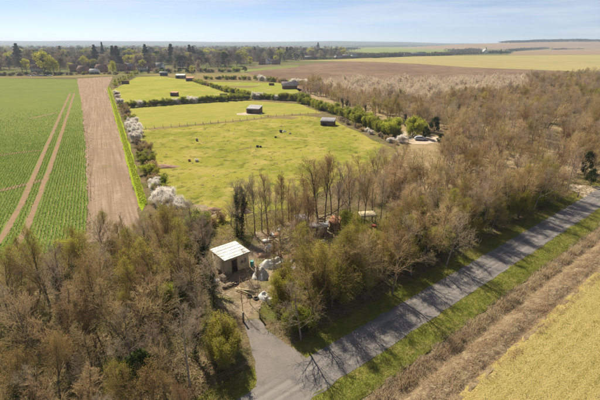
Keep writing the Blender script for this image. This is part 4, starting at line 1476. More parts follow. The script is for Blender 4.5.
rf = part('roof', cab, cabin_roof, M_WHITE)
for k in range(5):
    part('roof_seam', rf, lambda g: g.box(-CW / 2 - 0.2, CW / 2 + 0.2, -1.7 + k * 0.85 - 0.02, -1.7 + k * 0.85 + 0.02, 2.6, 2.70 + 0.014 * k), M_WHITE)
part('fascia', rf, lambda g: (g.box(-CW / 2 - 0.24, CW / 2 + 0.24, -CD / 2 - 0.26, -CD / 2 - 0.2, 2.44, 2.64), g.box(CW / 2 + 0.2, CW / 2 + 0.26, -CD / 2 - 0.2, CD / 2 + 0.24, 2.44, 2.66),
                              g.box(-CW / 2 - 0.26, -CW / 2 - 0.2, -CD / 2 - 0.2, CD / 2 + 0.24, 2.44, 2.66), g.box(-CW / 2 - 0.2, CW / 2 + 0.2, CD / 2 + 0.2, CD / 2 + 0.25, 2.5, 2.72), g.box(-CW / 2 - 0.2, CW / 2 + 0.2, -CD / 2 - 0.2, CD / 2 + 0.2, 2.5, 2.58)), M_YELLOWB)
dr = part('door', cab, lambda g: g.box(-0.95, -0.1, -CD / 2 - 0.05, -CD / 2 + 0.02, 0.05, 2.1), M_DARK)
part('door_frame', dr, lambda g: (g.box(-1.05, -0.953, -CD / 2 - 0.08, -CD / 2 - 0.01, 0, 2.2), g.box(-0.097, 0.0, -CD / 2 - 0.08, -CD / 2 - 0.01, 0, 2.2), g.box(-0.95, -0.1, -CD / 2 - 0.08, -CD / 2 - 0.01, 2.103, 2.2)), M_WOODJ)
for wx0, wx1 in ((0.55, 1.5),):
    wi = part('window', cab, lambda g: g.box(wx0, wx1, -CD / 2 - 0.045, -CD / 2 + 0.02, 1.0, 1.85), M_GLASS)
    part('window_frame', wi, lambda g: (g.box(wx0 - 0.08, wx0 - 0.002, -CD / 2 - 0.07, -CD / 2, 0.92, 1.93), g.box(wx1 + 0.002, wx1 + 0.08, -CD / 2 - 0.07, -CD / 2, 0.92, 1.93), g.box(wx0, wx1, -CD / 2 - 0.07, -CD / 2, 1.852, 1.93), g.box(wx0, wx1, -CD / 2 - 0.07, -CD / 2, 0.92, 0.998), g.box((wx0 + wx1) / 2 - 0.03, (wx0 + wx1) / 2 + 0.03, -CD / 2 - 0.068, -CD / 2 - 0.04, 1.0, 1.85)), M_WHITE)


def shelter(name, label, cat, a, b, base_y, h, d, wallm, roofm, open_front=True, slope=0.35, group=None, rz=0.0):
    """boarded field shelter with a lean-to roof, spanning pixel columns a..b on row base_y"""
    A, B = Vector(P(a, base_y)), Vector(P(b, base_y))
    w = (B - A).length
    mid = (A + B) / 2
    root = empty(name, (mid.x, mid.y + d / 2, 0), rz)
    tag(root, label, cat, group)
    hh = lambda x, y: h - slope * (y + d / 2) / d if True else h
    board_walls(root, w, d, hh, wallm, 0.3 if w < 7 else 0.4, skip=())
    part('lining', root, lambda g: (g.box(-w / 2 + 0.01, w / 2 - 0.01, -d / 2 + 0.01, d / 2 - 0.01, 0, min(h, h - slope) - 0.05)), wallm)
    if open_front:
        op = part('opening', root, lambda g: g.box(-w * 0.36, -w * 0.02, -d / 2 - 0.09, -d / 2 - 0.045, 0.02, h * 0.78), M_DARK)
        part('door_frame', op, lambda g: (g.box(-w * 0.36 - 0.12, -w * 0.36, -d / 2 - 0.12, -d / 2 - 0.05, 0.0, h * 0.84), g.box(-w * 0.02, -w * 0.02 + 0.12, -d / 2 - 0.12, -d / 2 - 0.05, 0.0, h * 0.84)), M_POST)
    part('roof', root, lambda g: corrugated(g, -w / 2 - 0.25, w / 2 + 0.25, -d / 2 - 0.3, d / 2 + 0.25, lambda x, y: h + 0.1 - slope * (y + d / 2) / d), roofm)
    return root


shelter('field_shelter', 'brown boarded field shelter with pale roof in the mown pasture', 'shelter', 247.5, 260.5, 113.6, 2.0, 5.0, M_BROWN, M_ROOFG, True, -1.3, None, -0.3)
shelter('field_shelter', 'small brown field shelter with white-grey roof on the pasture edge', 'shelter', 321.5, 335, 125.8, 1.7, 3.8, M_BROWN, M_ROOFG, True, -0.9, None, -0.25)
shelter('wooden_shed', 'dark brown shed alone in the far paddock above the hedge', 'shed', 170.5, 177.5, 96.2, 2.0, 2.8, M_BROWN, M_RUST, True, -0.6, None, -0.2)
shelter('wooden_shed', 'dark low hut against the tall hedge of the far paddock', 'shed', 122, 128, 84, 2.4, 3.0, M_BROWN, M_BROWN, False)
shelter('stable_block', 'long grey-roofed stable at the top of the far paddock, middle of three', 'stable', 175.5, 184.5, 78.4, 2.6, 5.5, M_WOODJ, M_ROOFG, True, -1.2)
shelter('wooden_shed', 'brown shed at the top of the far paddock, nearest the slanting hedge', 'shed', 186, 193, 81.2, 2.4, 4.5, M_BROWN, M_RUST, True, -1.0)
shelter('animal_pen', 'low dark pen at the corner of the far paddock', 'pen', 220, 227, 95.4, 1.1, 1.6, M_BROWN, M_WOODJ, False, 0.1)
shelter('wooden_shed', 'low brown hut in the worn paddock near the barn', 'shed', 269, 274, 85.4, 1.8, 2.2, M_BROWN, M_BROWN, False, 0.2)

# gabled buildings
M_BRICK = solid('red_brown_brick', (0.27, 0.13, 0.09), (0.34, 0.19, 0.13), 0.8, 0.9)
M_TILE = solid('brown_roof_tiles', (0.20, 0.115, 0.085), (0.27, 0.17, 0.13), 0.6, 0.9)
M_SLATE = solid('grey_slate', (0.2, 0.2, 0.215), (0.28, 0.28, 0.29), 0.6, 0.7)
M_RENDER = solid('white_render', (0.74, 0.71, 0.66), (0.62, 0.59, 0.54), 0.5, 0.85)
M_CREAM = solid('cream_render', (0.55, 0.47, 0.36), (0.46, 0.39, 0.3), 0.5, 0.85)


def house(name, label, bx, by, w, d, eave, ridge, rz, wallm, roofm, chimney=True, wins=3, cat='house', storeys=2, group=None):
    x, y = P(bx, by)
    root = empty(name, (x, y, 0), rz)
    tag(root, label, cat, group)

    def walls(g):
        g.box(-w / 2, w / 2, -d / 2, d / 2, 0, eave)
        for s in (-1, 1):
            X = s * w / 2
            g.add([(X, -d / 2, eave), (X, d / 2, eave), (X, 0, ridge)], None, [(0, 1, 2) if s > 0 else (0, 2, 1)])

    part('wall', root, walls, wallm)
    ov = 0.45

    def roof(g):
        k = (ridge - eave) / (d / 2)
        for s in (-1, 1):
            yo, zo = s * (d / 2 + ov), eave - ov * k
            v = [(-w / 2 - ov, 0, ridge + 0.05), (w / 2 + ov, 0, ridge + 0.05), (w / 2 + ov, yo, zo + 0.05), (-w / 2 - ov, yo, zo + 0.05)]
            v += [(a, b, c + 0.18) for a, b, c in v]
            g.add(v, [(4, 5, 6, 7) if s < 0 else (7, 6, 5, 4), (0, 3, 2, 1), (3, 7, 6, 2), (0, 4, 7, 3), (1, 2, 6, 5)])

    rf = part('roof', root, roof, roofm)
    if chimney:
        part('chimney', rf, lambda g: (g.box(w * 0.32, w * 0.32 + 0.9, -0.45, 0.45, ridge - 1.0, ridge + 1.3), g.box(w * 0.32 - 0.06, w * 0.32 + 0.96, -0.51, 0.51, ridge + 1.3, ridge + 1.45)), M_BRICK)
    for st in range(storeys):
        z0 = 0.9 + st * 2.6
        if z0 + 1.2 > eave:
            break
        for i in range(wins):
            if st == 0 and i == wins // 2:
                part('door', root, lambda g: g.box(-0.5, 0.5, -d / 2 - 0.05, -d / 2 + 0.05, 0.0, 2.1), M_DARK)
                continue
            cx = -w / 2 + w * (i + 0.5) / wins
            wi = part('window', root, lambda g: g.box(cx - 0.55, cx + 0.55, -d / 2 - 0.03, -d / 2 + 0.05, z0, z0 + 1.2), M_GLASS)
            part('window_frame', wi, lambda g: (g.box(cx - 0.65, cx + 0.65, -d / 2 - 0.06, -d / 2, z0 + 1.202, z0 + 1.3), g.box(cx - 0.7, cx + 0.7, -d / 2 - 0.1, -d / 2, z0 - 0.1, z0 - 0.002), g.box(cx - 0.04, cx + 0.04, -d / 2 - 0.06, -d / 2 - 0.032, z0, z0 + 1.2)), M_RENDER)
    return root


house('barn', 'low barn with pinkish-grey pale roof in the worn paddock', 289.5, 88.6, 11, 6.5, 2.6, 5.0, 0.12, M_BROWN, M_ROOFP, False, 0, 'barn', 0)
house('white_trailer_shed', 'long shed with bright white roof at the top of the far paddock', 164, 75.6, 7.5, 3.0, 3.2, 4.0, 0.05, M_BLUED, M_RENDER, False, 0, 'shed', 0)

# ---- village
hs = [(77, 71.5, 13, 8, 5, 8.5, 0.2, M_BRICK, M_TILE, 'brick house with brown roof left of the bright round tree'), (84, 73.5, 11, 8, 5, 8.4, -0.3, M_BRICK, M_TILE, 'front brick house with dark gable below the village trees'),
      (90, 71, 12, 8, 5, 8.5, 0.5, M_CREAM, M_TILE, 'cream-walled house beside the dark gabled one'), (95, 74, 9, 6, 3.4, 5.4, 0.0, M_RENDER, M_RENDER, 'low white-roofed bungalow at the field edge'),
      (102, 72, 12, 8, 5, 8.5, -0.2, M_BRICK, M_TILE, 'brick house between white bungalow and bright round tree'), (122, 71, 12, 8, 5, 8.5, 0.2, M_BRICK, M_TILE, 'brick house just right of the bright round tree'),
      (130, 70.5, 12, 8, 5, 8.6, -0.2, M_BRICK, M_SLATE, 'grey-slated house behind the tall hedge end'), (143, 71, 11, 8, 5, 8.5, 0.1, M_CREAM, M_TILE, 'cream house at the end of the tall hedge'),
      (151, 70.5, 12, 8, 5, 8.5, 0.4, M_BRICK, M_TILE, 'brick house left of the white-roofed shed'), (160, 70, 11, 8, 5, 8.5, -0.3, M_RENDER, M_SLATE, 'white-walled house behind the white-roofed shed'),
      (186, 66.5, 13, 9, 5.4, 9.4, 0.8, M_RENDER, M_SLATE, 'white gabled house among dark trees above the brown sheds'), (38, 72, 12, 8, 5, 8.4, 0.1, M_CREAM, M_TILE, 'pale house between bare trees near the weeping willow'),
      (8, 65, 26, 10, 5.0, 8.0, 0.05, M_CREAM, M_ROOFP, 'long pale-roofed hall among the leftmost village trees'), (250, 55.8, 22, 10, 5.5, 8.5, 0.1, M_RENDER, M_RENDER, 'long white-roofed building among trees beyond the green strip'),
      (268, 64, 11, 8, 5, 9, 1.2, M_RENDER, M_SLATE, 'white gable end at the head of the green strip'), (262, 64.5, 11, 8, 5, 8.6, 0.2, M_BRICK, M_TILE, 'brick house left of the white gable end'),
      (276, 64.3, 14, 8, 4, 7.4, 0.1, M_BRICK, M_TILE, 'low brown house right of the white gable end'), (338.5, 58.2, 16, 10, 5.6, 9.5, 0.4, M_RENDER, M_TILE, 'white farmhouse on the far edge of the ploughed field, left one'),
      (353.5, 57.6, 15, 10, 5.6, 9.4, 0.9, M_RENDER, M_SLATE, 'white farmhouse on the far edge of the ploughed field, right one'), (358, 57, 14, 9, 5.4, 9, 0.2, M_CREAM, M_TILE, 'cream cottage touching the right white farmhouse'),
      (347, 57.6, 22, 10, 4.4, 7.0, 0.1, M_BROWN, M_SLATE, 'dark barn between the two white farmhouses'), (310, 59.2, 22, 10, 4, 6.5, 0.1, M_BROWN, M_SLATE, 'dark long barn left of the white farmhouses'),
      (416, 55.8, 44, 14, 4.5, 8.5, 0.0, M_BROWN, M_SLATE, 'long dark barn beyond the pale field'), (407, 56.2, 20, 12, 5, 9, 0.3, M_CREAM, M_TILE, 'tan farm building left of the long dark barn'),
      (484, 53.6, 22, 16, 6, 15, 1.57, M_RENDER, M_SLATE, 'steep pale gabled house beside dark trees on the right skyline'), (490, 53.4, 18, 10, 4, 7.5, 0.0, M_RENDER, M_SLATE, 'low pale wing beside the steep gabled house')]
for bx, by, w, d, ev, rd, rz, wm, rm, lb in hs:
    nm = 'barn' if 'barn' in lb else ('village_hall' if 'hall' in lb or 'building' in lb else 'house')
    house(nm, lb, bx, by, w, d, ev, rd, rz, wm, rm, nm == 'house', 4 if w < 16 else 6, nm.replace('village_', ''))

# ---- village trees
rng = random.Random(31)
for (bx, by, ty) in [(20.5, 66, 42.6), (97, 66, 43.8), (104.5, 62, 41.2), (115, 66, 44.8), (119, 67, 45.2), (134, 60, 47), (147, 64, 43.5), (172.5, 64, 43.2), (190.5, 62, 44), (194, 62, 45.5), (255, 58, 45.8), (279, 60, 46.5), (287, 59, 46), (290, 59, 47),
                     (318, 52, 41.5), (8, 62, 49), (62, 60, 45), (230, 62, 51), (237, 63, 52), (500.5, 54, 48.2), (493, 53.6, 49.5), (485.5, 52.6, 46.5)]:
    x, y = P(bx, by)
    slim = 0.5 if bx == 104.5 else 1.0
    side = 'among the village roofs at the leftmost skyline' if bx < 80 else 'on the skyline above the brick houses' if bx < 160 else 'on the skyline above the brown sheds' if bx < 240 else 'on the skyline beyond the green strip' if bx < 330 else 'beside the steep gabled house'
    add_tree('conifer_tree', 'conifer%d' % rng.randint(0, 1), x, y, height_from(bx, by, ty + 0.8), 'dark pointed conifer ' + side, 'tree', 'conifers ' + side, wide=slim * 1.45)
for (bx, by, ty, lb, key) in [(54.5, 74.5, 57, 'golden weeping willow at the far edge of the crop field', 'willow'), (113.5, 74, 60.5, 'bright yellow-green round tree at the end of the bare soil strip', 'willow'), (85, 69, 55.5, 'small golden tree above the village roofs', 'willow'),
                              (27, 72, 58, 'yellow leafing tree among bare trees left of the willow', 'leafing'), (143.5, 71, 59, 'yellow-green tree at the end of the tall hedge', 'leafing'), (192, 74, 65, 'yellow-green tree above the brown shed', 'leafing'),
                              (250, 66, 56, 'ochre tree left of the white gable end', 'leafing'), (276, 64, 55, 'yellow-green round tree right of the white gable end', 'leafing')]:
    x, y = P(bx, by)
    add_tree('golden_tree' if key == 'willow' else 'budding_tree', key, x, y, height_from(bx, by, ty), lb, 'tree', wide=1.0)
for i in range(110):
    bx = rng.uniform(0, 335)
    lo = 75 if bx < 75 else 73 if bx < 200 else 70 if bx < 245 else 63.5 if bx < 300 else 58
    hi = 54 if bx < 230 else 51
    by = hi + (lo - hi) * (rng.random() ** 0.8)
    x, y = P(bx, by)
    ty = rng.uniform(45.5, 52) if bx < 75 else rng.uniform(48, 55) if bx < 245 else rng.uniform(48, 55.5)
    h = max(6.0, min(21.0 if bx > 75 else 25, height_from(bx, by, ty)))
    if by > 68 and bx > 75:
        h = rng.uniform(7, 15)
    key = pick(rng, [('parkbare0', 3), ('parkbare1', 3), ('parkbare2', 3), ('leafing', 0.8), ('evergreen', 0.25 if bx < 75 else 1.3)])
    nm, lb, ct = kind_of(key)
    where = 'among the leftmost village trees' if bx < 75 else 'above the bare soil strip' if bx < 160 else 'behind the far paddock sheds' if bx < 245 else 'beyond the green strip'
    add_tree(nm, key, x, y, h, lb + ' ' + where, ct, 'group of ' + lb + ' ' + where, wide=rng.uniform(1.0, 1.35))
vp = scatter([(-30, 72.5), (72, 72.5), (76, 69.5), (200, 69.5), (240, 66), (300, 60.5), (345, 57), (345, 53), (240, 53), (100, 54), (-30, 54)], 1100, 9.0, 57)
vp += scatter([(-30, 54), (240, 53), (345, 53), (345, 50), (200, 49), (-30, 49)], 500, 14.0, 58)
scatter_mass('village_woods', vp, ['parkbare0', 'parkbare1', 'parkbare2', 'parkbare0', 'parkbare1', 'evergreen', 'leafing'], (12, 21), 'massed bare and evergreen trees behind the village houses', 'wood', 6, 1.45)
# row of low bushes at the foot of the village
bush_row((-10, 75.8), (70, 75.0), 26, [('bush2', 1), ('thorn1', 2), ('evergreen', 1.5)], (2.2, 4.0), "along the crop's far edge", 2.0, 1.6)
bush_row((70, 74.6), (140, 73.6), 16, [('bush2', 1), ('thorn1', 2), ('thorn0', 1)], (2.0, 3.6), 'below the brick houses', 2.0, 1.6)
bush_row((140, 73.2), (246, 71.6), 26, [('bush2', 1), ('thorn1', 2), ('evergreen', 2)], (3, 6.5), 'along the village side', 3.0, 1.6)

# ---- cars at the village edge and on the sandy track
def car(name, label, x, y, rz, mat, group=None):
    root = empty(name, (x, y, 0.03), rz)
    tag(root, label, 'car', group)
    prof = [(-2.1, 0.35), (-2.15, 0.75), (-1.9, 0.95), (-1.45, 1.38), (0.35, 1.42), (1.05, 0.98), (1.95, 0.85), (2.12, 0.6), (2.1, 0.35)]

    def body(g):
        n = len(prof)
        v = []
        for s in (-1, 1):
            for i, (a, b) in enumerate(prof):
                v.append((a, s * (0.86 if b < 1.0 else 0.66), b))
        q = [(i, i + 1, n + i + 1, n + i) for i in range(n - 1)] + [(n - 1, 0, n, 2 * n - 1)]
        t = []
        for i in range(1, n - 1):
            t += [(0, i + 1, i), (n, n + i, n + i + 1)]
        g.add(v, q, t)

    part('body', root, body, mat)

    def side_glass(g):
        for s in (-1, 1):
            v = [(-1.75, s * 0.862, 0.99), (0.92, s * 0.862, 0.99), (0.32, s * 0.675, 1.36), (-1.4, s * 0.675, 1.33)]
            g.add(v, [(0, 1, 2, 3) if s < 0 else (3, 2, 1, 0)])

    part('side_window', root, side_glass, M_GLASS)
    part('windscreen', root, lambda g: g.add([(0.42, -0.6, 1.39), (0.42, 0.6, 1.39), (1.06, 0.78, 1.0), (1.06, -0.78, 1.0)], [(3, 2, 1, 0)]), M_GLASS)
    for wx in (-1.35, 1.3):
        for s in (-1, 1):
            def wheel(g, wx=wx, s=s):
                g.segs([(wx, s * 0.66, 0.31, wx, s * 0.89, 0.31, 0.31, 0.31)], 14)
            wl = part('wheel', root, wheel, M_TYRE)
            part('hub', wl, lambda g: (g.segs([(wx, s * 0.86, 0.31, wx, s * 0.905, 0.31, 0.19, 0.17)], 10), g.segs([(wx, s * 0.904, 0.31, wx, s * 0.906, 0.31, 0.17, 0.001)], 10)), M_ROOFG)
    return root


x, y = P(420.5, 140.2)
car('parked_car', 'silver-blue car parked on the sandy track by the wood', x, y, -0.15, M_SILVER)
for i, (bx, lbm) in enumerate([(29, M_RENDER), (34, M_SILVER), (41, M_SILVER), (46, M_BLUED), (50.5, M_RENDER)]):
    x, y = P(bx, 76.2)
    car('parked_car', ['leftmost white car parked at the far edge of the crop field', 'silver car next to the leftmost white one below the village', 'silver car in the middle of the five below the village', 'dark blue car left of the willow below the village', 'white car under the golden willow'][i], x, y, 0.05, lbm)

sheet('worn_patch', [(262, 115), (285, 116.2), (300, 117.8), (292, 119.4), (268, 118.2)], 0.055, M_SCRUB, 0.8, 1.5)
sheet('worn_patch', [(188, 204), (205, 206), (222, 212), (214, 217), (195, 216)], 0.045, M_DIRT, 0.6, 1.2)
sheet('worn_patch', [(212, 85.6), (262, 85.8), (250, 88), (222, 87.6)], 0.05, M_SCRUB, 0.9, 2.0)
sheet('worn_patch', [(386, 146), (396, 149.5), (388, 158), (378, 154)], 0.05, M_SCRUB, 0.8, 1.5)
for line in ([(150, 141), (200, 136), (300, 121), (300, 121.5), (200, 136.8), (150, 142)], [(175, 190), (235, 170), (330, 150), (330, 150.8), (235, 171), (175, 191.4)]):
    sheet('trodden_line', line, 0.04, M_PAST2, 0.7, 2.0)

# ---- fence across the pasture
fl = [Vector(P(*q)) for q in [(146, 129.2), (240, 120.9), (268, 117.4), (292, 115.2), (316, 113.8)]]
fr = empty('post_fence', (fl[0].x, fl[0].y, 0))
tag(fr, 'weathered post and wire fence across the pasture', 'fence')
gp = Geo()
gp.box(-0.07, 0.07, -0.07, 0.07, 0, 1.25)
pm = gp.mesh('post', M_POST)
acc = []
for a, b in zip(fl, fl[1:]):
    n = max(1, int((b - a).length / 3.2))
    for i in range(n):
        acc.append(a.lerp(b, i / n))
acc.append(fl[-1])
for q in acc:
    obj('post', pm, fr, (q.x - fl[0].x, q.y - fl[0].y, 0), (R.uniform(-0.06, 0.06), R.uniform(-0.06, 0.06), R.uniform(0, 1)))
for z in (0.4, 0.75, 1.1):
    part('wire', fr, lambda g: g.segs([(a.x - fl[0].x, a.y - fl[0].y, z, b.x - fl[0].x, b.y - fl[0].y, z, 0.012, 0.012) for a, b in zip(acc, acc[1:])], 3), M_WIRE)
sheet('fence_line_earth', [(148, 128.2), (240, 120), (268, 116.6), (292, 114.2), (318, 113), (318, 114.8), (292, 116.4), (268, 118.4), (240, 121.6), (148, 130.2)], 0.045, M_SCRUB, 0.5, 1.5)
sheet('shelter_earth', [(236, 113.5), (249, 111.8), (262, 113), (262, 114.6), (247, 115.2), (237, 115)], 0.05, M_GRAVEL, 0.4, 1.5)

# ---- small things in the pasture
def lathe(g, prof, k=12, cx=0, cy=0):
    for (r0, z0), (r1, z1) in zip(prof, prof[1:]):
        g.segs([(cx, cy, z0, cx, cy, z1 if abs(z1 - z0) > 1e-4 else z0 + 1e-3, r0, r1)], k)


def tub(label, bx, by, mat, r=0.5, h=0.5):
    x, y = P(bx, by)
    root = empty('feed_tub', (x, y, 0.02))
    tag(root, label, 'tub')
    part('bowl', root, lambda g: lathe(g, [(r * 0.8, 0), (r, h), (r * 0.9, h), (r * 0.72, 0.08), (0.001, 0.07)]), mat)
    part('rim', root, lambda g: lathe(g, [(r, h - 0.04), (r * 1.08, h - 0.03), (r * 1.08, h + 0.02), (r * 0.9, h + 0.021)]), mat)


tub('dark blue tub beside the white sack in the pasture', 280.8, 132.4, M_BLUED, 0.55, 0.9)
tub('grey tub standing alone uppermost in the pasture', 197, 141, M_ROOFG, 0.42, 0.8)
tub('white and blue tub beside the rusty one in the pasture', 196.8, 161.3, M_RENDER, 0.55, 0.6)
tub('rusty red tub beside the white one in the pasture', 189.5, 161.2, M_RUST, 0.42, 0.45)
tub('dark tub left of the blue one in the pasture', 275.6, 137.6, M_DARK, 0.45, 0.4)
tub('black tub on the short trodden line in the pasture', 257.5, 147, M_DARK, 0.5, 0.45)
tub('black tub right of its twin on the trodden line', 260.5, 147.2, M_DARK, 0.42, 0.4)
tub('pale tub right of the white sack in the pasture', 290, 133.8, M_ROOFP, 0.4, 0.4)


def heap(name, label, cat, bx, by, rx, ry, h, mat, seed, rough=0.35, rz=0.0, group=None):
    """uneven mound with draped or crumbled relief"""
    x, y = P(bx, by)
    nx, na = 9, 22
    v = [(0, 0, h * (1 + 0.2 * mnoise.noise(Vector((seed, 0, 0)))))]
    for i in range(1, nx + 1):
        f = i / nx
        for j in range(na):
            a = 2 * math.pi * j / na
            rr = f * (1 + 0.28 * mnoise.noise(Vector((math.cos(a) * 1.4 + seed, math.sin(a) * 1.4, 0))))
            X, Y = rx * rr * math.cos(a), ry * rr * math.sin(a)
            z = h * max(0, (1 - f ** 1.8)) * (1 + rough * mnoise.noise(Vector((X * 1.5 + seed * 3, Y * 1.5, 2)))) + rough * 0.12 * mnoise.noise(Vector((X * 4, Y * 4, seed)))
            v.append((X, Y, max(0, z) if i < nx else -0.05))
    t = [(0, 1 + j, 1 + (j + 1) % na) for j in range(na)]
    q = []
    for i in range(nx - 1):
        for j in range(na):
            a, b = 1 + i * na + j, 1 + i * na + (j + 1) % na
            q.append((a, a + na, b + na, b))
    o = obj(name, mk_mesh(name, v, q, t, (mat,)), None, (x, y, 0.02), (0, 0, rz))
    tag(o, label, cat, group)
    return o


heap('sack', 'white sack beside the dark blue tub in the pasture', 'sack', 284.5, 131.8, 0.9, 0.5, 0.6, M_RENDER, 3)
heap('rubble_heap', 'reddish earth heap in the pasture by the scrub strip', 'heap', 163.5, 167, 4.2, 1.8, 0.7, M_RUBBLE, 4)
heap('rubble_heap', 'reddish rubble heap with a tyre behind the cabin', 'heap', 204, 214, 2.4, 1.3, 0.8, M_RUBBLE, 5)
heap('rubble_heap', 'low brown heap behind the tyre and rubble', 'heap', 213, 210, 1.8, 1.0, 0.6, M_RUBBLE, 6)

# mole hills scattered over the pasture
gm = Geo()
gm.add(*(lambda v, t: (v, None, t))([(0, 0, 0.28)] + [(math.cos(a) * r, math.sin(a) * r, z) for r, z in ((0.2, 0.2), (0.42, 0.0)) for a in [i * 0.785 for i in range(8)]],
       [(0, 1 + i, 1 + (i + 1) % 8) for i in range(8)] + [(1 + i, 9 + i, 9 + (i + 1) % 8) for i in range(8)] + [(1 + i, 9 + (i + 1) % 8, 1 + (i + 1) % 8) for i in range(8)]))
mm = gm.mesh('molehill', M_RUBBLE)
for (x, y) in scatter([(152, 150), (200, 135), (300, 122), (345, 135), (330, 165), (230, 195), (180, 200)], 26, 5.0, 91):
    o = obj('molehill', mm, None, (x, y, 0.015), (0, 0, R.uniform(0, 6)))
    s = R.uniform(0.5, 1.0)
    o.scale = (s, s, s)
    tag(o, 'small dark molehill in the main pasture', 'molehill', 'molehills in the main pasture')
# trodden line in pasture
sheet('trodden_line', [(233, 150.5), (246, 148), (256, 146.6), (256, 147.2), (246, 149), (233, 151.5)], 0.04, M_SCRUB, 0.3, 1.0)

# ------------------------------------------------------------------ the junk yard
def tyre(label, bx, by, z=0.02, tilt=0.0, r=0.42):
    x, y = P(bx, by)
    v = []
    n, m = 20, 8
    for i in range(n):
        a = 2 * math.pi * i / n
        for j in range(m):
            b = 2 * math.pi * j / m
            rr = r - 0.11 + 0.11 * math.cos(b)
            v.append((rr * math.cos(a), rr * math.sin(a), 0.1 + 0.1 * math.sin(b)))
    q = [(i * m + j, ((i + 1) % n) * m + j, ((i + 1) % n) * m + (j + 1) % m, i * m + (j + 1) % m) for i in range(n) for j in range(m)]
    o = obj('tyre', mk_mesh('tyre', v, q, None, (M_TYRE,)), None, (x, y, z + r * abs(math.sin(tilt)) * 0.9), (tilt, 0, R.uniform(0, 3)))
    tag(o, label, 'tyre')


def pallet(label, bx, by, z, rz, group=None):
    x, y = P(bx, by)
    root = empty('pallet', (x, y, z), rz)
    tag(root, label, 'pallet', group)
    for i in range(6):
        part('slat', root, lambda g: g.box(-0.6, 0.6, -0.5 + i * 0.18, -0.5 + i * 0.18 + 0.1, 0.1, 0.124), M_WOODJ)
    for k in (-1, 0, 1):
        part('bearer', root, lambda g: g.box(k * 0.52 - 0.05, k * 0.52 + 0.05, -0.5, 0.5, 0, 0.098), M_WOODJ)


def plank_pile(label, bx, by, rz, n=8, length=2.6, mat=None, h=0.4):
    x, y = P(bx, by)
    root = empty('plank_pile', (x, y, 0.02), rz)
    tag(root, label, 'timber')
    mat = mat or M_WOODJ
    for i in range(n):
        L_ = length * R.uniform(0.7, 1.1)
        M_ = Matrix.Translation((R.uniform(-0.2, 0.2), R.uniform(-0.5, 0.5), 0.03 + h * (i / n))) @ Matrix.Rotation(R.uniform(-0.35, 0.35), 4, 'Z') @ Matrix.Rotation(R.uniform(-0.06, 0.06), 4, 'Y')
        part('plank', root, lambda g: g.box(-L_ / 2, L_ / 2, -0.09, 0.09, 0, 0.04, M_), mat)


def sheet_panel(name, label, cat, bx, by, w, d, z, tilt, rz, mat):
    """a bent ridged panel lying or leaning"""
    x, y = P(bx, by)
    g = Geo()
    corrugated(g, -w / 2, w / 2, -d / 2, d / 2, lambda a, b: 0.05 * math.sin(a * 1.7) + 0.04 * b, 0.02, 0.24, 0.025)
    o = obj(name, g.mesh(name, mat), None, (x, y, z), (tilt, 0.05, rz))
    tag(o, label, cat)


heap('tarpaulin_heap', 'grey-white tarpaulin heap right of the cabin, lower lobe', 'tarpaulin', 260, 275, 1.3, 1.6, 1.1, M_TARP, 11, 1.0, 0.4)
heap('tarpaulin_heap', 'pale tarpaulin heap right of the cabin, upper long lobe', 'tarpaulin', 273, 265, 2.2, 1.2, 1.1, M_TARP, 12, 1.0, 0.2)
heap('tarpaulin_heap', 'torn white sheet over junk beside the drive end', 'tarpaulin', 264, 297, 0.8, 1.0, 0.55, M_WHITE, 13, 0.8, 0.5)
heap('tarpaulin_heap', 'white sheet crumpled over junk beyond the upper tarpaulin', 'tarpaulin', 270.5, 248, 0.9, 0.7, 0.7, M_WHITE, 14, 0.7)
heap('pale_sheet', 'pale pinkish sheet heaped at the pasture edge behind the trees', 'tarpaulin', 245, 212.5, 1.5, 0.9, 0.7, M_ROOFP, 15, 0.5)
heap('tarpaulin_heap', 'white jumble of sheeting in front of the junk shed', 'tarpaulin', 308, 240, 1.0, 0.7, 0.8, M_WHITE, 16, 0.9)
heap('tarpaulin_heap', 'dark blue sheet spread right of the junk shed', 'tarpaulin', 324, 246, 1.8, 1.1, 0.9, M_BLUED, 17, 0.6)
heap('white_bag', 'white bag on the ground left of the cabin', 'bag', 215, 281, 0.8, 0.55, 0.35, M_WHITE, 18, 0.8)
heap('white_bag', 'small white bag between yard bush and trees', 'bag', 341, 223, 0.5, 0.4, 0.4, M_WHITE, 19, 0.7)
heap('spoil_heap', 'brown spoil heap between cabin and tarpaulins', 'heap', 262, 256, 1.2, 0.8, 0.5, M_RUBBLE, 20, 0.6)
heap('spoil_heap', 'brown spoil heap in the middle of the yard', 'heap', 291, 258, 1.6, 1.0, 0.5, M_RUBBLE, 21, 0.6)

shelter_j = shelter('junk_shed', 'low junk shed with grey roof in the yard', 'shed', 310, 327, 237, 1.9, 2.4, M_WOODJ, M_ROOFG, True, 0.4)
sheet_panel('roof_board', 'pale yellow board lying on the junk shed roof', 'board', 322.5, 237.5, 1.3, 0.9, 2.02, -0.15, 0.5, M_YELLOWB)
sheet_panel('roof_sheet', 'loose grey sheet slid off the junk shed', 'sheet', 313, 242, 1.8, 1.0, 0.45, 0.5, 0.3, M_ROOFG)

lean = empty('lean_to', (*P(367, 224), 0), 0.15)
tag(lean, 'open lean-to on posts with pale yellow corrugated roof', 'shelter')
for sx in (-1.3, 1.3):
    for sy in (-0.8, 0.8):
        part('post', lean, lambda g: g.box(sx - 0.05, sx + 0.05, sy - 0.05, sy + 0.05, 0, 2.0 + 0.15 * (sy > 0)), M_POST)
part('roof', lean, lambda g: corrugated(g, -1.6, 1.6, -1.1, 1.1, lambda a, b: 2.1 + 0.1 * b), M_YELLOWB)

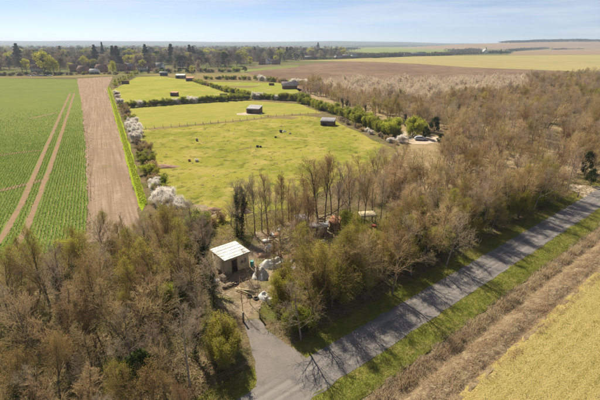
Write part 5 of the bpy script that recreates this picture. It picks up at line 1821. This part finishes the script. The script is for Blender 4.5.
pile = [(271, 240, 0.4, 'planks scattered behind the white sheet in the yard'), (279, 243, -0.5, 'plank pile left of the junk shed, outer'), (287, 240, 0.9, 'crossed planks behind the tarpaulins'), (297, 247, 0.1, 'plank pile beside the teal drum'),
        (303, 233, -0.3, 'long planks leaning behind the white jumble'), (335, 242, 0.5, 'dark planks right of the blue sheet'), (352, 240, 0.2, 'planks in front of the vivid green bush'), (229, 287, 0.6, 'plank pile below the cabin door'),
        (246, 292, -0.4, 'planks lying on the yard track'), (283, 282, 0.7, 'planks half hidden under olive bushes')]
for bx, by, rz, lb in pile:
    plank_pile(lb, bx, by, rz, R.randint(6, 10), R.uniform(2.0, 3.0), R.choice([M_WOODJ, M_WOODJ, M_YELLOWB, M_BROWN]))
for i in range(5):
    pallet('dark slatted pallet in the stack against the cabin wall', 224.5, 279, 0.02 + i * 0.13, ang + 0.04 * i, 'pallets stacked at the cabin')
for bx, by, rz, lb in [(231, 274.5, 1.0, 'pallet leaning by the cabin door'), (256, 287, 0.3, 'pallet near the lower tarpaulin'), (300, 252, 0.8, 'pallet beside the brown spoil heap'), (281, 252, 0.2, 'pallet between the two plank piles')]:
    pallet(lb, bx, by, 0.02, rz)


def drum(label, bx, by, mat, r=0.3, h=0.88):
    x, y = P(bx, by)
    root = empty('drum', (x, y, 0.02))
    tag(root, label, 'drum')
    part('barrel', root, lambda g: lathe(g, [(r * 0.98, 0), (r, 0.03), (r, h * 0.33), (r * 1.03, h * 0.345), (r, h * 0.36), (r, h * 0.66), (r * 1.03, h * 0.675), (r, h * 0.69), (r, h)], 14), mat)
    part('lid', root, lambda g: lathe(g, [(r * 1.03, h - 0.03), (r * 1.03, h + 0.02), (r * 0.92, h + 0.021), (r * 0.9, h - 0.01), (0.001, h - 0.009)], 14), mat)


drum('teal plastic drum in front of the junk shed', 300.5, 244, M_TEAL)
drum('teal drum against the right side of the cabin', 252.2, 266, M_TEAL)
drum('rusty drum at the left of the junk shed', 311, 245, M_RUST)
drum('rusty drum behind the upper tarpaulin', 280, 258, M_RUST)
drum('dull red drum under the lean-to roof', 373.5, 230, M_RED, 0.36, 1.0)
drum('white drum at the drive end beside the torn sheet', 270, 304, M_RENDER)
sheet_panel('rusty_panel', 'rusty panel leaning in front of the junk shed', 'sheet', 310, 243.5, 1.2, 1.1, 0.6, 1.0, 0.4, M_RUST)
sheet_panel('rusty_panel', 'rusty panel lying among planks behind the tarpaulins', 'sheet', 276, 236, 1.6, 1.0, 0.25, 0.15, 0.9, M_RUST)
sheet_panel('white_sheet', 'white sheet lying left of the plank piles', 'sheet', 266, 242, 1.2, 0.9, 0.25, 0.2, 0.2, M_WHITE)
sheet_panel('roof_sheet', 'grey sheet lying right of the tarpaulins', 'sheet', 290, 270, 1.6, 1.0, 0.3, 0.25, -0.4, M_ROOFG)
sheet_panel('pale_board', 'pale board standing among the trees right of the lean-to', 'board', 421, 226, 0.9, 1.2, 0.62, 1.35, 0.1, M_ROOFP)
tyre('black tyre on the reddish rubble heap', 195.5, 215.5, 0.1, 0.5, 0.5)
tyre('black tyre flat on the yard track below the cabin', 236, 284)
tyre('black tyre beside the rusty drum', 316, 248)
tyre('black tyre near the torn white sheet', 256, 299)
tyre('black tyre beside the planks on the yard track', 249, 297)

rs = random.Random(77)
scrap = [('scrap_board', 'loose board', M_WOODJ, 1.6, 0.5), ('scrap_sheet', 'rusty metal sheet', M_RUST, 1.1, 0.8), ('scrap_sheet', 'white plastic sheet', M_WHITE, 1.0, 0.8), ('scrap_sheet', 'grey metal sheet', M_ROOFG, 1.3, 0.8), ('scrap_board', 'dark plank panel', M_BROWN, 1.5, 0.7), ('scrap_sheet', 'dull blue sheet', M_BLUED, 1.2, 0.9), ('scrap_board', 'pale yellow panel', M_YELLOWB, 1.1, 0.7)]
for (x, y) in scatter([(262, 236), (286, 226), (316, 216), (348, 220), (346, 244), (318, 256), (292, 264), (278, 258)], 58, 0.8, 95):
    nm, lb, mt, w_, d_ = rs.choice(scrap)
    g = Geo()
    corrugated(g, -w_ / 2, w_ / 2, -d_ / 2, d_ / 2, lambda a, b: 0.04 * math.sin(a * 2.1) + 0.03 * b, 0.02, 0.22, 0.02 if nm == 'scrap_sheet' else 0.004)
    tl = rs.choice([0.1, 0.2, 0.35, 0.9])
    o = obj(nm, g.mesh(nm, mt), None, (x, y, 0.1 + d_ / 2 * math.sin(tl)), (tl, rs.uniform(-0.1, 0.1), rs.uniform(0, 6.283)))
    tag(o, lb + ' in the junk yard', 'scrap', lb + 's in the junk yard')
shelter('junk_shed', 'second low shed of dark boards behind the white jumble', 'shed', 297, 307, 231, 1.8, 2.0, M_BROWN, M_ROOFG, True, -0.4, None, 0.3)
shelter('junk_shed', 'small rusty-roofed shed left of the vivid green bush', 'shed', 331, 340, 232, 1.7, 1.8, M_WOODJ, M_RUST, True, -0.4, None, -0.3)

# gate posts, marker post
def post(label, bx, by, h=1.2, w=0.12, cap=True):
    x, y = P(bx, by)
    root = empty('post', (x, y, 0), R.uniform(0, 1))
    root.name = 'wooden_marker'
    tag(root, label, 'post')
    part('shaft', root, lambda g: (g.box(-w / 2, w / 2, -w / 2, w / 2, 0, h)), M_POST)
    part('cap', root, lambda g: (g.box(-w / 2 - 0.02, w / 2 + 0.02, -w / 2 - 0.02, w / 2 + 0.02, h, h + 0.05)), M_WOODJ)


post('short grey post in the grass at the gravel gateway', 577.5, 197.5, 1.3, 0.22)
post('gate post on the cabin side of the drive end', 243.5, 322, 1.4, 0.18)
post('gate post on the lane side of the drive end', 260, 318, 1.4, 0.18)

# ------------------------------------------------------------------ far hedgerows, woods and hills
def far_hedge(name, label, px, h, depth, mat, n, size, cat='hedge', seed=0):
    rr = np.random.default_rng(seed + 900)
    pts = np.array([P(*q) for q in px])
    seg = np.linalg.norm(np.diff(pts, axis=0), axis=1)
    i = rr.choice(len(seg), n, p=seg / seg.sum())
    f = rr.random((n, 1))
    c = pts[i] * (1 - f) + pts[i + 1] * f
    along = (np.concatenate([[0], np.cumsum(seg)])[i] + f[:, 0] * seg[i])
    hh = np.array([h * (0.55 + 0.9 * abs(mnoise.noise(Vector((a / (h * 2.2), seed * 7.7, 0))))) for a in along])
    off = rr.normal(size=(n, 2)) * depth * 0.4
    z = rr.random(n) ** 0.8 * hh
    g = Geo()
    g.leaves(np.concatenate([c + off, z[:, None]], 1), size * rr.uniform(0.5, 1.4, n), 0.8)
    o = obj(name, g.mesh(name, mat))
    tag(o, label, cat, kind='stuff' if cat in ('wood', 'trees') else None)
    return o


M_FTWIG = plant_mat('far_hedge_twigs', (0.15, 0.12, 0.085), (0.1, 0.1, 0.055), 0.1, 0.2, 0.02)
M_FDARK = plant_mat('far_dark_trees', (0.05, 0.06, 0.04), (0.075, 0.075, 0.05), 0.1, 0.2, 0.02)
fh = [([(372, 58), (386, 57.2)], 9, 12, M_FTWIG, 1400, 2.2, 'clump of brown trees left of the tan farm building', 'trees'),
      ([(388, 57.2), (402, 56.6)], 9, 12, M_FDARK, 1400, 2.2, 'clump of dark trees beside the tan farm building', 'trees'),
      ([(422, 55.8), (452, 54.8), (482, 54.0)], 9, 16, M_FTWIG, 3600, 2.4, 'brown tree belt right of the long dark barn', 'trees'),
      ([(428, 56), (452, 55.4)], 4, 6, M_FDARK, 900, 1.8, 'dark hedge at the back of the pale field', 'hedge'),
      ([(450, 52), (480, 51.4)], 14, 30, M_FTWIG, 2600, 3.0, 'far brown wood left of the steep gabled house', 'wood'),
      ([(488, 53.6), (508, 53.2)], 9, 20, M_FDARK, 2200, 2.2, 'dark garden trees around the steep gabled house', 'trees'),
      ([(508, 51.6), (530, 49.8), (552, 48.6)], 13, 30, M_FDARK, 3200, 3.2, 'dark tree line climbing right from the gabled house', 'trees'),
      ([(553, 49.7), (566, 49.4)], 9, 14, M_FDARK, 900, 2.6, 'dark clump on the edge of the tan field', 'trees'),
      ([(566, 49.4), (590, 48.8)], 5, 8, M_FTWIG, 900, 2.4, 'thin brown hedge on the edge of the tan field', 'hedge'),
      ([(300, 59.8), (335, 58.9), (372, 57.8)], 5, 10, M_FTWIG, 2200, 1.8, 'low brown hedge around the white farmhouses', 'hedge'),
      ([(362, 57.5), (384, 56.5)], 10, 20, M_FTWIG, 1600, 2.4, 'brown trees right of the white farmhouses', 'trees'),
      ([(345, 54.5), (385, 55.0), (425, 53.8)], 8, 20, M_FTWIG, 2600, 2.6, 'brown hedge below the far green field', 'hedge'),
      ([(300, 54), (345, 53.0)], 12, 40, M_FTWIG, 2600, 3.0, 'brown trees behind the white farmhouses', 'trees'),
      ([(300, 50.6), (350, 49.8), (352, 48.6)], 13, 60, M_FDARK, 2400, 4.0, 'dark tree belt left of the far green field', 'trees'),
      ([(352, 47.2), (400, 46.8), (450, 46.9), (500, 46.6)], 14, 60, M_FTWIG, 3600, 4.6, 'brown wood edge above the far green field', 'wood'),
      ([(240, 50), (300, 49.5)], 14, 60, M_FDARK, 2600, 4.0, 'dark far trees beyond the village', 'trees'),
      ([(-20, 52), (80, 51.5), (160, 52), (240, 51)], 17, 60, M_FTWIG, 6000, 4.0, 'far brown trees behind the village', 'trees'),
      ([(-20, 49), (120, 49), (250, 48.6)], 17, 80, M_FDARK, 5000, 5.0, 'blue-grey far tree belt behind the village', 'trees'),
      ([(500, 45.8), (560, 45.2), (640, 45.0)], 12, 60, M_FTWIG, 2400, 5.0, 'brown hedge under the skyline wood', 'hedge'),
      ([(-20, 47), (150, 46.8), (330, 46.6), (500, 46.2)], 17, 120, M_FDARK, 7000, 6.0, 'hazy tree belt along the far horizon', 'trees')]
for i, (px, h, dp, m_, n, sz, lb, ct) in enumerate(fh):
    far_hedge({'hedge': 'hedgerow', 'trees': 'tree_belt', 'wood': 'distant_wood'}[ct], lb, px, h, dp, m_, n, sz, ct, i)

M_HILL = ground_mat('hill_woods_and_fields', [(0.045, 0.055, 0.045), (0.08, 0.085, 0.05), (0.06, 0.06, 0.05)], [(0.0035, 0.42, 0.58), (0.009, 0.5, 0.62)], bumps=(0.05, 0.6, 3.0))


def hills():
    v, q = [], []
    nx, ny = 160, 10
    for j in range(ny + 1):
        for i in range(nx + 1):
            x = -8600 + 17200 * i / nx
            y = 5200 + 3500 * j / ny
            f = math.sin(math.pi * min(1, j / ny * 1.4) / 2)
            hgt = 62 + 26 * mnoise.noise(Vector((x / 2600, 0.3, 0))) + 14 * mnoise.noise(Vector((x / 700, y / 2600, 4)))
            hgt -= 22 * max(0.0, min(1.0, (x - 600) / 1600)) 
            v.append((x, y, -0.5 if j == 0 else max(1.0, hgt * f)))
    idx = np.arange(len(v)).reshape(ny + 1, nx + 1)
    q = np.stack([idx[:-1, :-1], idx[:-1, 1:], idx[1:, 1:], idx[1:, :-1]], -1).reshape(-1, 4)
    o = obj('hills', mk_mesh('hills', v, q, None, (M_HILL,), smooth=True))
    tag(o, kind='structure')


hills()


def ridge():
    """low rise on the right with a dark wood along its top"""
    cx, cy = 1850.0, 2900.0
    v = []
    nx, ny = 70, 14
    for j in range(ny + 1):
        for i in range(nx + 1):
            x = cx - 1100 + 2600 * i / nx
            y = cy - 350 + 900 * j / ny
            e = math.sin(math.pi * i / nx) ** 0.7 * math.sin(math.pi * j / ny)
            v.append((x, y, -0.5 + 44 * max(0, e)))
    idx = np.arange(len(v)).reshape(ny + 1, nx + 1)
    q = np.stack([idx[:-1, :-1], idx[:-1, 1:], idx[1:, 1:], idx[1:, :-1]], -1).reshape(-1, 4)
    tag(obj('rise', mk_mesh('rise', v, q, None, (M_TAN,), smooth=True)), kind='structure')
    rr = np.random.default_rng(77)
    n = 9000
    x = rr.uniform(cx - 420, cx + 390, n)
    y = rr.uniform(cy + 30, cy + 210, n)
    e = np.sin(np.pi * (x - cx + 1100) / 2600) ** 0.7 * np.sin(np.pi * (y - cy + 350) / 900)
    z0 = -0.5 + 44 * np.clip(e, 0, 1)
    prof = np.array([10 + 7 * abs(mnoise.noise(Vector((a / 90, 0, 0)))) + 6 * max(0, 1 - abs(a - cx + 30) / 420) for a in x])
    z = z0 + rr.random(n) ** 0.7 * prof
    g = Geo()
    g.leaves(np.stack([x, y, z], 1), 6.0 * rr.uniform(0.5, 1.3, n), 0.8)
    tag(obj('distant_wood', g.mesh('distant_wood', M_FDARK)), 'dark blue wood crowning the rise on the right skyline', 'wood', kind='stuff')


ridge()

# ------------------------------------------------------------------ the air
def haze():
    g = Geo()
    g.box(-FARR - 60, FARR + 60, -660, FARR + 60, -3.0, 130.0)
    m, t, out = nodes_of('thin_haze')
    pv = t.nodes.new('ShaderNodeVolumePrincipled')
    pv.inputs['Color'].default_value = (0.66, 0.80, 1.0, 1)
    pv.inputs['Density'].default_value = 0.00013
    pv.inputs['Anisotropy'].default_value = 0.2
    t.links.new(pv.outputs['Volume'], out.inputs['Volume'])
    o = obj('haze', g.mesh('haze', m))
    tag(o, 'thin pale haze over the far fields', 'haze', kind='stuff')


haze()

# ------------------------------------------------------------------ tell look-alikes apart
MARKS = [('the wheel tracks', 20, 250), ('the bare soil', 112, 240), ('the cabin', 222, 265), ('the drive', 240, 340), ('the bottom left corner', 15, 395), ('the bottom evergreen', 142, 390), ('the white blackthorn', 165, 210), ('the junk shed', 318, 235),
         ('the greenest sallow', 340, 288), ('the lean-to', 367, 222), ('the tall evergreen', 404, 250), ('the parked car', 420, 140), ('the holly', 478, 156), ('the gravel gateway', 572, 190), ('the lane bend', 600, 175), ('the lane corner', 305, 330),
         ('the lane middle', 470, 240), ('the willow', 54, 74), ('the round bright tree', 113, 74), ('the barn', 290, 88), ('the field shelter', 255, 112), ('the small shelter', 329, 124), ('the white gable', 268, 64), ('the brown sheds', 186, 79), ('the pasture corner', 396, 155)]
ORD = 'first second third fourth fifth sixth seventh eighth ninth tenth eleventh twelfth thirteenth fourteenth'.split()


def tell_apart():
    by = {}
    for o in COL.objects:
        if o.parent is None and 'group' in o and 'label' in o:
            by.setdefault(o['label'], []).append(o)
    for lb, os_ in by.items():
        if len(os_) < 2 or os_[0].name.startswith(('molehill', 'pallet')):
            continue
        bins = {}
        for o in os_:
            px = to_px(o.location.x, o.location.y)
            m = None
            if len(os_) > 9:
                m = min(MARKS, key=lambda k: (k[1] - px[0]) ** 2 + (k[2] - px[1]) ** 2)[0]
                if m.split()[-1] in lb:
                    m = 'it'
            bins.setdefault(m, []).append((px[0], o))
        finer = {}
        for m, l in bins.items():
            if len(l) > 12 and max(q[1].scale[2] for q in l) > 1.15 * min(q[1].scale[2] for q in l):
                hs_ = sorted(q[1].scale[2] * 10 for q in l)
                lo_, hi_ = hs_[len(hs_) // 3], hs_[2 * len(hs_) // 3]
                for q in l:
                    z_ = q[1].scale[2] * 10
                    finer.setdefault((m, 'low ' if z_ < lo_ else 'tall ' if z_ >= hi_ else 'medium '), []).append(q)
            else:
                finer[(m, '')] = l
        for (m, size), l in finer.items():
            l.sort(key=lambda q: q[0])
            base = size + lb if m in (None, 'it') else size + lb + ' near ' + m
            if len(base.split()) > 16:
                base = size + lb
            for i, (px, o) in enumerate(l):
                if len(l) == 1:
                    o['label'] = base if m is not None else lb
                elif len(l) <= 14 and len(base.split()) + 3 <= 16:
                    o['label'] = base + ', ' + ORD[i] + ' from left'
                else:
                    o['label'] = base


tell_apart()
